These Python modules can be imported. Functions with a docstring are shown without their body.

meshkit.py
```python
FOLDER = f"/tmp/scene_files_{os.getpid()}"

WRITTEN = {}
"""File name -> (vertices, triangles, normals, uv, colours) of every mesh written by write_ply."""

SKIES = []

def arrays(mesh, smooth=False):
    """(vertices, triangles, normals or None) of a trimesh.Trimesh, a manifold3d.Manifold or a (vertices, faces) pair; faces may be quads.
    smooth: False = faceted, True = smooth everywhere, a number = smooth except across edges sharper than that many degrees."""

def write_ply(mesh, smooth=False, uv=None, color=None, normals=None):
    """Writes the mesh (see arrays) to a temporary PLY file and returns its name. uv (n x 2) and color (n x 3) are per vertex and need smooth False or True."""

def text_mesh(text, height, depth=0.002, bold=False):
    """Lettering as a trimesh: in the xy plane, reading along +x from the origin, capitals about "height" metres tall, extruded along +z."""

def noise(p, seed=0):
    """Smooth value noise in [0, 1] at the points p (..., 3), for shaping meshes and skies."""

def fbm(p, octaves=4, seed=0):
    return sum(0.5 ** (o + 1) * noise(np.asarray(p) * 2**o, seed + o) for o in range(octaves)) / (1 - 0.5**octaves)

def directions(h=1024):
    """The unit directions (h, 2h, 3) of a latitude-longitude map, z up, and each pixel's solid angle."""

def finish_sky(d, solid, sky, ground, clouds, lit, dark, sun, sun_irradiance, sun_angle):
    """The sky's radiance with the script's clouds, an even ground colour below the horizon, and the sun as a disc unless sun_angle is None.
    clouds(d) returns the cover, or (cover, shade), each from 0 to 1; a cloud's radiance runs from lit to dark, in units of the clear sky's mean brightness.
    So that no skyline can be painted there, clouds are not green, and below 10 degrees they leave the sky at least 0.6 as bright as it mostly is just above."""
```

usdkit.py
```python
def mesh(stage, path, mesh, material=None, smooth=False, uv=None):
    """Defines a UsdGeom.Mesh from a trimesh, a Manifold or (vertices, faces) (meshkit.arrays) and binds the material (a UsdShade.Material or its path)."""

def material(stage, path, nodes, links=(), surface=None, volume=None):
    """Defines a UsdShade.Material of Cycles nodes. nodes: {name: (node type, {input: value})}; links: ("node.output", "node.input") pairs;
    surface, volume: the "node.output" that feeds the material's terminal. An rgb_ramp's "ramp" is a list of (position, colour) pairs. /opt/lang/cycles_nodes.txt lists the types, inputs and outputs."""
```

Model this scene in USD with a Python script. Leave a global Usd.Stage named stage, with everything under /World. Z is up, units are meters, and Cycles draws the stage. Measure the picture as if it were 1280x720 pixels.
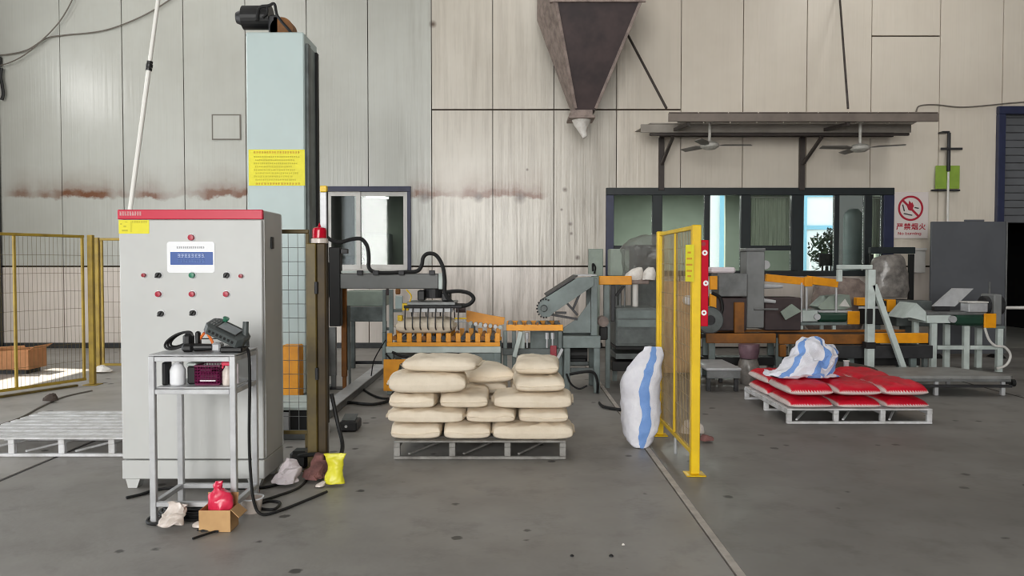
import math, random
import numpy as np, trimesh, manifold3d, usdkit
from meshkit import noise, fbm, text_mesh
from shapely.geometry import Polygon, box as sbox
from shapely.ops import unary_union
from pxr import Usd, UsdGeom, UsdLux, UsdShade, Gf, Sdf

random.seed(7); RNG = np.random.default_rng(7)
stage = Usd.Stage.CreateInMemory()
UsdGeom.SetStageUpAxis(stage, 'Z'); UsdGeom.SetStageMetersPerUnit(stage, 1.0)
UsdGeom.Xform.Define(stage, '/World'); UsdGeom.Scope.Define(stage, '/World/Looks')

# ------------------------------------------------------------------ camera, light, exposure
EYE = 1.40; PITCH = math.atan(30 / 1000.0)
cam = UsdGeom.Camera.Define(stage, '/World/camera')
cam.CreateHorizontalApertureAttr(36.0); cam.CreateVerticalApertureAttr(20.25)
cam.CreateFocalLengthAttr(28.125); cam.CreateExposureAttr(0.0)
cam.AddTranslateOp().Set(Gf.Vec3d(0, 0, EYE)); cam.AddRotateXOp().Set(90 - math.degrees(PITCH))

dome = UsdLux.DomeLight.Define(stage, '/World/sky'); dome.CreateIntensityAttr(0.9); dome.CreateColorAttr(Gf.Vec3f(.86, .94, 1.0))
sun = UsdLux.DistantLight.Define(stage, '/World/sun'); sun.CreateIntensityAttr(3.2); sun.CreateNormalizeAttr(True); sun.CreateAngleAttr(0.7); sun.CreateColorAttr(Gf.Vec3f(1, .93, .80))
sun.AddRotateXYZOp().Set(Gf.Vec3f(-7, -30, 0))         # shines to +x and down through the high windows on the left
def rect_light(name, pos, rot, w, h, inten, col):
    l = UsdLux.RectLight.Define(stage, '/World/' + name); l.CreateWidthAttr(w); l.CreateHeightAttr(h)
    l.CreateIntensityAttr(inten); l.CreateColorAttr(Gf.Vec3f(*col)); l.AddTranslateOp().Set(Gf.Vec3d(*pos)); l.AddRotateXYZOp().Set(Gf.Vec3f(*rot))
DAY = (1.0, .975, .93)
LV = dict(gate=1.25, rear=11.6, high=14.0, roof=3.3)
rect_light('daylight_gate', (-8.61, 5.2, 2.35), (0, -90, 0), 4.4, 5.6, LV['gate'], DAY)          # the open gate in the left wall, behind the viewer's left
rect_light('daylight_rear', (-2.6, -12.4, 3.6), (90, 0, 0), 9.6, 6.0, LV['rear'], DAY)            # the open end of the hall
for i, yc in enumerate((10.15,)):
    rect_light('daylight_window' + ('' if i == 0 else '_%03d' % i), (-8.64, yc, 4.85), (0, -90, 0), .75, 1.3, LV['high'], DAY)   # width runs along z
for i, xc in enumerate((-5.2, .6, 6.4)):
    rect_light('roof_fill' + ('' if i == 0 else '_%03d' % i), (xc, 9.2, 7.36), (0, 0, 0), 1.3, 6.0, LV['roof'], DAY)  # added area lights under the closed roof, placed to brighten the back wall
rect_light('room_light', (3.6, 15.5, 2.95), (0, 0, 0), 1.6, .5, 45, (.95, 1, .96))  # added light to brighten the office panes; no lamp is modelled there
rect_light('room_light_001', (-2.4, 14.6, 2.75), (0, 0, 0), 1.2, .12, 3, (.95, 1, .96))

# ------------------------------------------------------------------ from a photo measurement (px, depth) to metres
CP, SP = math.cos(PITCH), math.sin(PITCH)
def P(u, v, Y):
    a, b = (u - 640) / 1000.0, (v - 360) / 1000.0
    d = np.array([a, CP - b * SP, -b * CP - SP]); k = Y / d[1]
    return np.array([d[0] * k, Y, EYE + d[2] * k])
def X(u, Y, v=330): return P(u, v, Y)[0]
def Z(v, Y): return P(640, v, Y)[2]
def G(u, v, z=0.0):
    a, b = (u - 640) / 1000.0, (v - 360) / 1000.0
    d = np.array([a, CP - b * SP, -b * CP - SP]); k = (z - EYE) / d[2]
    return np.array([d[0] * k, d[1] * k, z])

# ------------------------------------------------------------------ shapes
def cat(*ms):
    L = []
    for m in ms: L += list(m) if isinstance(m, (list, tuple)) else [m]
    return trimesh.util.concatenate(L) if len(L) > 1 else L[0]
def bx(x0, y0, z0, x1, y1, z1, c=0.004):
    x0, x1 = sorted((x0, x1)); y0, y1 = sorted((y0, y1)); z0, z1 = sorted((z0, z1))
    c = min(c, (x1 - x0) * .3, (y1 - y0) * .3, (z1 - z0) * .3)
    if c <= 0: return trimesh.creation.box(bounds=[[x0, y0, z0], [x1, y1, z1]])
    pts = []
    for sx in (0, 1):
        for sy in (0, 1):
            for sz in (0, 1):
                p = np.array([(x0, x1)[sx], (y0, y1)[sy], (z0, z1)[sz]]); d = np.array([1 - 2 * sx, 1 - 2 * sy, 1 - 2 * sz]) * c
                for k in range(3):
                    q = p + d; q[k] = p[k]; pts.append(q)
    return trimesh.convex.convex_hull(np.array(pts))
def pb(u0, v0, u1, v1, Y, dep, c=0.006):               # a box whose front face was measured in the photo at depth Y
    return bx(X(u0, Y), Y, Z(v1, Y), X(u1, Y), Y + dep, Z(v0, Y), c)
def bar(a, b, w, h=None, up=(0, 0, 1), c=0.003):
    a, b = np.asarray(a, float), np.asarray(b, float); h = h or w
    L = np.linalg.norm(b - a); t = (b - a) / L; up = np.asarray(up, float)
    if abs(t @ up) > .98: up = np.array([0, 1., 0])
    s = np.cross(up, t); s /= np.linalg.norm(s); n = np.cross(t, s)
    m = bx(-w / 2, 0, -h / 2, w / 2, L, h / 2, c); T = np.eye(4); T[:3, 0], T[:3, 1], T[:3, 2], T[:3, 3] = s, t, n, a
    if np.linalg.det(T[:3, :3]) < 0: T[:3, 0] *= -1
    m.apply_transform(T); return m
def spline(pts, n=6):
    p = np.asarray(pts, float); q = np.vstack([2 * p[0] - p[1], p, 2 * p[-1] - p[-2]]); out = []
    for i in range(1, len(q) - 2):
        for t in np.linspace(0, 1, n, endpoint=False):
            a, b, c, d = q[i - 1], q[i], q[i + 1], q[i + 2]
            out.append(.5 * (2 * b + (c - a) * t + (2 * a - 5 * b + 4 * c - d) * t * t + (3 * b - a - 3 * c + d) * t ** 3))
    out.append(p[-1]); return np.array(out)
def tube(pts, r, n=8, smooth=6):
    p = spline(pts, smooth) if smooth and len(pts) > 2 else np.asarray(pts, float)
    t = np.gradient(p, axis=0); t /= np.linalg.norm(t, axis=1, keepdims=True) + 1e-12
    a = np.cross(t[0], [0, 0, 1.]) if abs(t[0][2]) < .9 else np.cross(t[0], [1., 0, 0]); a /= np.linalg.norm(a)
    V = []; ang = np.arange(n) * 2 * np.pi / n; rr = np.broadcast_to(r, (len(p),))
    for i in range(len(p)):
        a = a - t[i] * (a @ t[i]); a /= np.linalg.norm(a) + 1e-12; b = np.cross(t[i], a)
        V.append(p[i] + rr[i] * (np.cos(ang)[:, None] * a + np.sin(ang)[:, None] * b))
    V = np.vstack(V + [p[:1], p[-1:]]); F = []
    for i in range(len(p) - 1):
        for j in range(n):
            k = (j + 1) % n; F += [[i * n + j, i * n + k, (i + 1) * n + k], [i * n + j, (i + 1) * n + k, (i + 1) * n + j]]
    e = (len(p) - 1) * n; c0, c1 = len(p) * n, len(p) * n + 1
    for j in range(n):
        k = (j + 1) % n; F += [[c0, k, j], [c1, e + j, e + k]]
    return trimesh.Trimesh(V, F, process=False)
def cyl(a, b, r, r2=None, n=16):
    r2 = r if r2 is None else r2
    return tube([a, b], np.array([r, r2]), n, 0)
def prism(pts, axis, a0, a1):
    """polygon in the two other axes (in x,y,z order) extruded along axis from a0 to a1"""
    g = pts if hasattr(pts, 'geoms') or hasattr(pts, 'exterior') else Polygon(pts)
    out = []
    for q in getattr(g, 'geoms', [g]):
        if q.is_empty or q.area < 1e-9: continue
        m = trimesh.creation.extrude_polygon(q, abs(a1 - a0), engine='earcut'); v = m.vertices.copy(); lo = min(a0, a1)
        if axis == 'y': w = np.c_[v[:, 0], lo + v[:, 2], v[:, 1]]
        elif axis == 'x': w = np.c_[lo + v[:, 2], v[:, 0], v[:, 1]]
        else: w = np.c_[v[:, 0], v[:, 1], lo + v[:, 2]]
        f = m.faces[:, ::-1] if axis == 'y' else m.faces
        out.append(trimesh.Trimesh(w, f, process=False))
    return cat(out)
def pprism(uv, Y, dep):                                # outline measured in the photo at depth Y, given real thickness
    return prism([(P(u, v, Y)[0], P(u, v, Y)[2]) for u, v in uv], 'y', Y, Y + dep)
def lathe(prof, c=(0, 0, 0), n=20, axis='z'):
    V, F = [], []; m = len(prof)
    for i in range(n):
        a = 2 * np.pi * i / n; V += [(r * math.cos(a), r * math.sin(a), z) for r, z in prof]
    for i in range(n):
        j = (i + 1) % n
        for k in range(m - 1): F += [[i * m + k, j * m + k, j * m + k + 1], [i * m + k, j * m + k + 1, i * m + k + 1]]
    V = np.array(V)
    if axis == 'x': V = V[:, [2, 0, 1]]
    if axis == 'y': V = np.c_[V[:, 0], -V[:, 2], V[:, 1]]     # profile height points to the viewer
    return trimesh.Trimesh(V + np.asarray(c), F, process=False)
def rotz(m, deg, about):
    m = m.copy(); m.apply_transform(trimesh.transformations.rotation_matrix(math.radians(deg), [0, 0, 1], about)); return m
def rot(m, deg, ax, about):
    m = m.copy(); m.apply_transform(trimesh.transformations.rotation_matrix(math.radians(deg), ax, about)); return m
def loft(rows, n=28, p=2.0, amp=0.0, fs=6.0, seed=0):
    """closed body through horizontal-ish rings: (centre, rx, ry[, axis_x, axis_y])"""
    V, F = [], []; ang = np.arange(n) * 2 * np.pi / n
    ca, sa = np.cos(ang), np.sin(ang); ex = np.sign(ca) * abs(ca) ** (2 / p); ey = np.sign(sa) * abs(sa) ** (2 / p)
    for r in rows:
        c = np.asarray(r[0], float); ax = np.asarray(r[3] if len(r) > 3 else (1, 0, 0), float); ay = np.asarray(r[4] if len(r) > 4 else (0, 1, 0), float)
        V.append(c + r[1] * ex[:, None] * ax + r[2] * ey[:, None] * ay)
    m = len(rows); V = np.vstack(V + [np.asarray(rows[0][0], float)[None], np.asarray(rows[-1][0], float)[None]])
    for i in range(m - 1):
        for j in range(n):
            k = (j + 1) % n; F += [[i * n + j, i * n + k, (i + 1) * n + k], [i * n + j, (i + 1) * n + k, (i + 1) * n + j]]
    for j in range(n):
        k = (j + 1) % n; F += [[m * n, k, j], [m * n + 1, (m - 1) * n + j, (m - 1) * n + k]]
    if amp:
        V = V + (np.stack([fbm(V * fs + o, 3, seed) for o in (0, 31.7, 77.1)], 1) - .5) * 2 * amp
    return trimesh.Trimesh(V, F, process=False)
def interp_rows(keys, k=5):
    """smooth a list of (centre, rx, ry)"""
    a = np.array([[*c, rx, ry] for c, rx, ry in keys]); s = spline(a, k); return [(r[:3], max(r[3], .002), max(r[4], .002)) for r in s]
def pillow(L, W, H, seed=0, nx=34, ny=22, puff=.42, edge=4.0, wr=.006, midf=.42):
    """a filled sack lying flat: returns (top, bottom) grids about the origin, base at z=0; long axis = x"""
    u = np.linspace(-1, 1, nx); v = np.linspace(-1, 1, ny); u = np.sign(u) * (1 - (1 - abs(u)) ** 1.5); v = np.sign(v) * (1 - (1 - abs(v)) ** 1.5)
    U, Vv = np.meshgrid(u, v, indexing='ij')
    prof = ((1 - abs(U) ** edge) * (1 - abs(Vv) ** edge)) ** puff
    x = L / 2 * U * (1 - .035 * abs(Vv) ** 3 + .02 * (1 - Vv ** 2)); y = W / 2 * Vv * (1 - .03 * abs(U) ** 6 - .02 * U * U)
    s = seed * 13.7
    q = np.stack([x * 7 + s, y * 7, np.full_like(x, s)], -1); wob = fbm(q, 3, seed) - .5
    q2 = np.stack([x * 14 + s, y * 22, np.full_like(x, s)], -1); wob2 = fbm(q2, 2, seed + 5) - .5
    mid = H * midf
    top = mid + (H - mid) * prof * (1 + .30 * (wob - .22)) + wr * 2 * wob2 * prof
    bot = mid - mid * np.minimum(prof * 1.12, 1) * (1 + .10 * np.minimum(wob, 0))
    x = x + wob * .012; y = y + wob2 * .008
    def grid(z, flip):
        V = np.stack([x, y, z], -1).reshape(-1, 3); F = []
        for i in range(nx - 1):
            for j in range(ny - 1):
                a, b, c, d = i * ny + j, (i + 1) * ny + j, (i + 1) * ny + j + 1, i * ny + j + 1
                F += [[a, b, c], [a, c, d]] if not flip else [[a, c, b], [a, d, c]]
        return trimesh.Trimesh(V, F, process=False)
    return grid(top, False), grid(np.maximum(bot, 0), True), U, Vv
def place(m, x, y, z, deg=0, tilt=0, roll=0):
    T = trimesh.transformations
    m = m.copy(); M4 = T.translation_matrix([x, y, z]) @ T.rotation_matrix(math.radians(deg), [0, 0, 1]) @ T.rotation_matrix(math.radians(tilt), [0, 1, 0]) @ T.rotation_matrix(math.radians(roll), [1, 0, 0])
    m.apply_transform(M4); return m
def wires(o, a, b, na, nb, r=.003, inset=0.0):
    """a welded mesh sheet spanned by a and b from corner o"""
    o, a, b = (np.asarray(k, float) for k in (o, a, b)); L = []
    for i in range(na + 1):
        q = o + a * i / na; L.append(tube([q, q + b], r, 4, 0))
    for j in range(nb + 1):
        q = o + b * j / nb; L.append(tube([q, q + a], r, 4, 0))
    return cat(L)

# ------------------------------------------------------------------ prims
COUNT, THINGS = {}, []
def uniq(parent, name):
    k = (parent, name); n = COUNT.get(k, 0); COUNT[k] = n + 1
    return '%s/%s' % (parent, name if n == 0 else '%s_%03d' % (name, n))
class Thing:
    def __init__(s, name, label, category, group=None, kind=None):
        s.path = uniq('/World', name); s.meta = dict(label=label, category=category)
        if group: s.meta['group'] = group
        if kind: s.meta['kind'] = kind
        s.parts = []; THINGS.append(s)
    def p(s, name, mesh, mat, under=None, label=None, kind=None, smooth=False):
        q = uniq(under or s.path, name); s.parts.append((q, mesh, mat, label, kind, smooth)); return q
def one(name, mesh, mat, label, category, group=None, kind=None, smooth=False):
    t = Thing(name, label, category, group, kind); t.solid = (mesh, mat, smooth); return t
def flush():
    for t in THINGS:
        solid = getattr(t, 'solid', None)
        B = np.array([m.bounds for _, m, *_ in t.parts] + ([solid[0].bounds] if solid else []))
        lo, hi = B[:, 0].min(0), B[:, 1].max(0); o = np.array([(lo[0] + hi[0]) / 2, (lo[1] + hi[1]) / 2, lo[2]])
        def put(path, mesh, mat, smooth):
            m = mesh.copy(); m.vertices = m.vertices - o
            return usdkit.mesh(stage, path, m, MATS[mat], smooth=smooth)
        if solid:
            g = put(t.path, *solid); g.AddTranslateOp().Set(Gf.Vec3d(*map(float, o))); prim = g.GetPrim()
        else:
            x = UsdGeom.Xform.Define(stage, t.path); x.AddTranslateOp().Set(Gf.Vec3d(*map(float, o))); prim = x.GetPrim()
        for k, v in t.meta.items(): prim.SetCustomDataByKey(k, v)
        for path, mesh, mat, label, kind, smooth in t.parts:
            g = put(path, mesh, mat, smooth)
            if label: g.GetPrim().SetCustomDataByKey('label', label)
            if kind: g.GetPrim().SetCustomDataByKey('kind', kind)

# ------------------------------------------------------------------ materials
MATS = {}
def lin(c): return tuple(((x / 255.0 + .055) / 1.055) ** 2.4 if x > 10 else x / 255.0 / 12.92 for x in c)
def M(name, c1, c2=None, scale=4.0, amt=.7, rough=.5, metal=0.0, bump=0.0, bscale=60.0, lo=.38, hi=.66, stretch=(1, 1, 1), spec=.5, coat=0.0):
    N = {'geo': ('geometry', {}), 'map': ('mapping', {'scale': stretch}), 'p': ('principled_bsdf', {'base_color': lin(c1), 'roughness': rough, 'metallic': metal, 'specular_ior_level': spec, 'coat_weight': coat})}
    Lk = [('geo.position', 'map.vector')]
    if c2 is not None:
        N['n'] = ('noise_texture', {'scale': scale, 'detail': 5, 'roughness': .62}); N['r'] = ('map_range', {'from_min': lo, 'from_max': hi, 'to_min': 0, 'to_max': amt, 'clamp': True})
        N['mx'] = ('mix', {'color1': lin(c1), 'color2': lin(c2)})
        Lk += [('map.vector', 'n.vector'), ('n.fac', 'r.value'), ('r.result', 'mx.fac'), ('mx.color', 'p.base_color')]
    if bump:
        N['bn'] = ('noise_texture', {'scale': bscale, 'detail': 3}); N['b'] = ('bump', {'strength': bump, 'distance': .01})
        Lk += [('map.vector', 'bn.vector'), ('bn.fac', 'b.height'), ('b.normal', 'p.normal')]
    MATS[name] = usdkit.material(stage, '/World/Looks/' + name, N, Lk, surface='p.BSDF')
M('cabinet_paint', (199, 200, 198), (189, 190, 188), 2, .5, .42)
M('red_paint', (206, 22, 62), (190, 16, 50), 3, .5, .4)
M('white_plastic', (240, 241, 244), None, rough=.4)
M('blue_print', (52, 88, 160), None, rough=.4)
M('pale_print', (190, 205, 240), None, rough=.5)
M('mid_blue_print', (96, 128, 190), None, rough=.5)
M('grey_print', (150, 150, 155), None, rough=.6)
M('yellow_label', (236, 226, 40), (215, 205, 40), 9, .4, .5)
M('orange_print', (214, 150, 40), None, rough=.6)
M('olive_print', (196, 186, 40), None, rough=.6)
M('black_plastic', (16, 16, 17), (26, 26, 28), 8, .5, .45)
M('black_rubber', (16, 16, 17), None, rough=.6)
M('dark_red', (150, 16, 40), None, rough=.35)
M('button_red', (176, 30, 56), None, rough=.3)
M('button_green', (24, 120, 88), None, rough=.3)
M('yellow_paint', (240, 200, 8), (214, 172, 10), 5, .6, .42)
M('old_yellow_paint', (168, 140, 46), (126, 102, 38), 5, .8, .5)
M('mustard_paint', (104, 87, 36), (70, 57, 28), 6, .8, .5)
M('orange_paint', (246, 164, 8), (212, 132, 12), 6, .6, .45)
M('post_brown', (74, 58, 28), (50, 38, 22), 5, .8, .6)
M('platform_steel', (146, 146, 144), (120, 120, 118), 5, .7, .5, .1)
M('rust_orange', (150, 92, 22), (96, 60, 24), 5, .8, .6)
M('mast_paint', (182, 197, 196), (172, 188, 187), 1.6, .6, .40)
M('machine_paint', (124, 136, 134), (84, 92, 92), 3, .8, .5)
M('machine_dark', (104, 111, 110), (66, 71, 70), 4, .8, .55)
M('pale_green_paint', (204, 214, 210), (168, 178, 174), 4, .7, .5)
M('grey_steel', (128, 130, 130), (90, 92, 92), 5, .7, .45, .35)
M('arm_grey', (132, 134, 134), (104, 106, 106), 3, .6, .45)
M('arm_dark', (112, 114, 113), (92, 93, 92), 3, .6, .45)
M('light_steel', (196, 197, 199), (160, 161, 164), 6, .6, .42, .2)
M('pallet_paint', (222, 222, 224), (178, 176, 174), 7, .8, .5, .1)
M('pallet_worn', (150, 148, 144), (104, 100, 96), 9, .8, .6, .1)
M('dark_steel', (58, 58, 60), (38, 38, 40), 6, .7, .5, .3)
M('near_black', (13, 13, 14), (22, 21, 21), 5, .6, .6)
M('hopper_steel', (72, 58, 58), (46, 38, 40), 3, .8, .55, .1)
M('hopper_edge', (150, 134, 126), (98, 84, 80), 8, .8, .6)
M('canopy_sheet', (126, 115, 107), (104, 94, 87), 3, .8, .6)
M('canopy_pale', (158, 151, 142), (132, 126, 118), 3, .8, .6)
M('mesh_wire', (168, 146, 108), (132, 112, 82), 7, .7, .5)
M('canopy_frame', (70, 62, 58), (52, 46, 44), 6, .7, .6)
M('fan_white', (200, 198, 190), (150, 146, 138), 14, .7, .45)
M('fan_blade', (120, 116, 110), None, rough=.5)
M('blue_frame', (46, 51, 80), (36, 40, 64), 4, .7, .45)
M('dark_frame', (34, 42, 44), (26, 30, 34), 5, .6, .5)
M('white_frame', (222, 220, 216), (196, 192, 186), 5, .5, .45)
M('sack_beige', (238, 225, 205), (222, 207, 185), 5, .8, .8, 0, .35, 160)
M('sack_white', (236, 236, 244), (214, 214, 226), 8, .6, .6, 0, .3, 140)
M('sack_blue', (124, 164, 226), (104, 146, 214), 9, .6, .6, 0, .3, 140)
M('sack_red', (208, 16, 44), (178, 10, 36), 6, .6, .5, 0, .25, 30, spec=.3)
M('sack_red_white', (232, 216, 212), (206, 186, 182), 6, .6, .5)
M('sack_grey_print', (176, 176, 190), None, rough=.7)
M('cardboard', (206, 166, 116), (184, 142, 96), 5, .7, .8)
M('cardboard_far', (176, 124, 84), (146, 100, 66), 5, .7, .85)
M('pink_plastic', (232, 60, 92), (206, 30, 66), 12, .8, .25)
M('clear_film', (226, 214, 206), (180, 170, 160), 10, .8, .3)
M('lime_bag', (232, 226, 60), (214, 204, 44), 9, .6, .4)
M('dirty_rag', (140, 96, 92), (96, 66, 64), 12, .9, .9)
M('white_paper', (226, 216, 220), None, rough=.7)
M('magenta_mesh', (120, 28, 78), (84, 18, 56), 9, .7, .5)
M('orange_plastic', (232, 120, 50), None, rough=.4)
M('screen', (150, 156, 160), (130, 136, 140), 30, .5, .2)
M('pendant_grey', (74, 80, 80), (56, 60, 60), 12, .6, .5)
M('green_knob', (40, 110, 84), None, rough=.4)
M('belt_green', (22, 62, 46), (16, 44, 34), 5, .6, .5)
M('dark_cabinet', (90, 92, 97), (80, 82, 87), 2, .7, .5)
M('shutter_grey', (104, 106, 110), (88, 90, 94), 3, .6, .55)
M('sign_white', (226, 216, 212), None, rough=.45)
M('sign_red', (176, 34, 56), None, rough=.5)
M('sign_dark', (70, 66, 66), None, rough=.6)
M('green_sign', (148, 178, 70), (120, 150, 60), 5, .5, .5)
M('plate_green', (150, 162, 150), (120, 130, 122), 3, .7, .5)
M('bag_film', (150, 144, 138), (96, 92, 90), 6, .9, .28, 0, .6, 14)
M('purple_film', (120, 92, 102), (84, 64, 72), 8, .8, .5)
M('dusty_brown', (206, 160, 112), (160, 122, 84), 4, .8, .7)
M('brown_mat', (74, 62, 54), (50, 42, 38), 9, .8, .9)
M('curtain', (186, 190, 176), (150, 156, 142), 3, .8, .8, stretch=(9, 9, .6))
M('office_wall', (150, 158, 146), (132, 140, 128), 2, .6, .8)
M('outdoor_white', (240, 244, 244), (226, 232, 234), 1, .5, .7)
M('outdoor_blue', (140, 196, 220), None, rough=.6)
M('outdoor_ground', (170, 168, 160), (150, 148, 140), 2, .7, .9)
M('foliage', (44, 66, 40), (30, 46, 30), 12, .7, .8)
M('tank_grey', (120, 130, 132), (104, 112, 114), 2, .6, .5)
M('conduit_white', (226, 224, 218), None, rough=.4)
M('wire_grey', (112, 106, 98), None, rough=.7)
M('joint_filler', (196, 188, 180), (160, 152, 145), 9, .8, .9)
M('joint_dark', (44, 40, 38), None, rough=.9)
M('ceiling_sheet', (120, 120, 118), (104, 104, 102), 1, .6, .7)
M('side_wall', (112, 110, 106), (92, 90, 86), 1, .7, .7)
M('backing_dark', (74, 64, 55), None, rough=.9)
M('lamp_red', (200, 12, 44), (170, 8, 36), 9, .4, .2)
M('white_powder', (236, 232, 226), (206, 198, 190), 12, .8, .9)

def wall_material(name, base, dark, lower=False):
    N = {'geo': ('geometry', {}), 'sep': ('separate_xyz', {}),
         'n1': ('noise_texture', {'scale': .55, 'detail': 6, 'roughness': .6}), 'r1': ('map_range', {'from_min': .36, 'from_max': .68, 'to_min': 0, 'to_max': .55, 'clamp': True}),
         'm1': ('mix', {'color1': lin(base), 'color2': lin(dark)}),
         # dirt that has run down the panels
         'ms': ('mapping', {'scale': (5.5, 5.5, .30)}), 'ns': ('noise_texture', {'scale': 1.6, 'detail': 7, 'roughness': .7}),
         'rs': ('map_range', {'from_min': .46, 'from_max': .70, 'to_min': 0, 'to_max': 1, 'clamp': True}),
         'xs': ('map_range', {'from_min': -9, 'from_max': 9, 'to_min': 0, 'to_max': 1, 'clamp': True}),
         'xm': ('rgb_ramp', {'ramp': [(0, (.10,) * 3), (.38, (.12,) * 3), (.42, (.75,) * 3), (.60, (.85,) * 3), (.63, (.15,) * 3), (1, (.12,) * 3)]}),
         'zs': ('map_range', {'from_min': 0, 'from_max': 6, 'to_min': 0, 'to_max': 1, 'clamp': True}),
         'zm': ('rgb_ramp', {'ramp': [(0, (1,) * 3), (.40, (.9,) * 3), (.46, (.35,) * 3), (.62, (.5,) * 3), (.68, (.35,) * 3), (1, (.3,) * 3)]}),
         'k1': ('math', {'math_type': 'multiply'}), 'k2': ('math', {'math_type': 'multiply'}), 'm2': ('mix', {'color2': lin((112, 98, 84))}),
         # the rust line at the girt
         'nz': ('noise_texture', {'scale': 2.6, 'detail': 5, 'roughness': .65}), 'az': ('math', {'math_type': 'multiply_add', 'value2': .34, 'value3': -.17}), 'zz': ('math', {'math_type': 'add'}),
         'zr': ('map_range', {'from_min': 2.35, 'from_max': 3.05, 'to_min': 0, 'to_max': 1, 'clamp': True}),
         'zb': ('rgb_ramp', {'ramp': [(0, (0,) * 3), (.19, (0,) * 3), (.26, (.95,) * 3), (.34, (.95,) * 3), (.43, (.5,) * 3), (.66, (.18,) * 3), (1, (0,) * 3)]}),
         'xb': ('rgb_ramp', {'ramp': [(0, (0,) * 3), (.03, (0,) * 3), (.05, (1,) * 3), (.255, (1,) * 3), (.27, (0,) * 3), (.402, (0,) * 3), (.408, (1,) * 3), (.525, (1,) * 3), (.535, (0,) * 3), (1, (0,) * 3)]}),
         'mp': ('mapping', {'scale': (1, 1, .2)}), 'np': ('noise_texture', {'scale': 1.5, 'detail': 3}), 'rp': ('map_range', {'from_min': .36, 'from_max': .52, 'to_min': .35, 'to_max': 1, 'clamp': True}),
         'k3': ('math', {'math_type': 'multiply'}), 'k4': ('math', {'math_type': 'multiply'}), 'm3': ('mix', {'color2': lin((112, 62, 22))}),
         'bm': ('mapping', {'scale': (26, 26, .6)}), 'bn': ('noise_texture', {'scale': 1, 'detail': 2}), 'b': ('bump', {'strength': .22, 'distance': .012}),
         'p': ('principled_bsdf', {'roughness': .28, 'specular_ior_level': .55})}
    Lk = [('geo.position', 'sep.vector'), ('geo.position', 'n1.vector'), ('n1.fac', 'r1.value'), ('r1.result', 'm1.fac'), ('geo.position', 'ms.vector'), ('ms.vector', 'ns.vector'), ('ns.fac', 'rs.value'),
          ('sep.x', 'xs.value'), ('xs.result', 'xm.fac'), ('sep.z', 'zs.value'), ('zs.result', 'zm.fac'), ('rs.result', 'k1.value1'), ('xm.color', 'k1.value2'), ('k1.value', 'k2.value1'), ('zm.color', 'k2.value2'), ('k2.value', 'm2.fac'), ('m1.color', 'm2.color1'),
          ('geo.position', 'nz.vector'), ('nz.fac', 'az.value1'), ('sep.z', 'zz.value1'), ('az.value', 'zz.value2'), ('zz.value', 'zr.value'), ('zr.result', 'zb.fac'), ('xs.result', 'xb.fac'),
          ('geo.position', 'mp.vector'), ('mp.vector', 'np.vector'), ('np.fac', 'rp.value'), ('zb.color', 'k3.value1'), ('xb.color', 'k3.value2'), ('k3.value', 'k4.value1'), ('rp.result', 'k4.value2'), ('k4.value', 'm3.fac'), ('m2.color', 'm3.color1'),
          ('geo.position', 'bm.vector'), ('bm.vector', 'bn.vector'), ('bn.fac', 'b.height'), ('b.normal', 'p.normal')]
    prev = 'm3.color'
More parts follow.
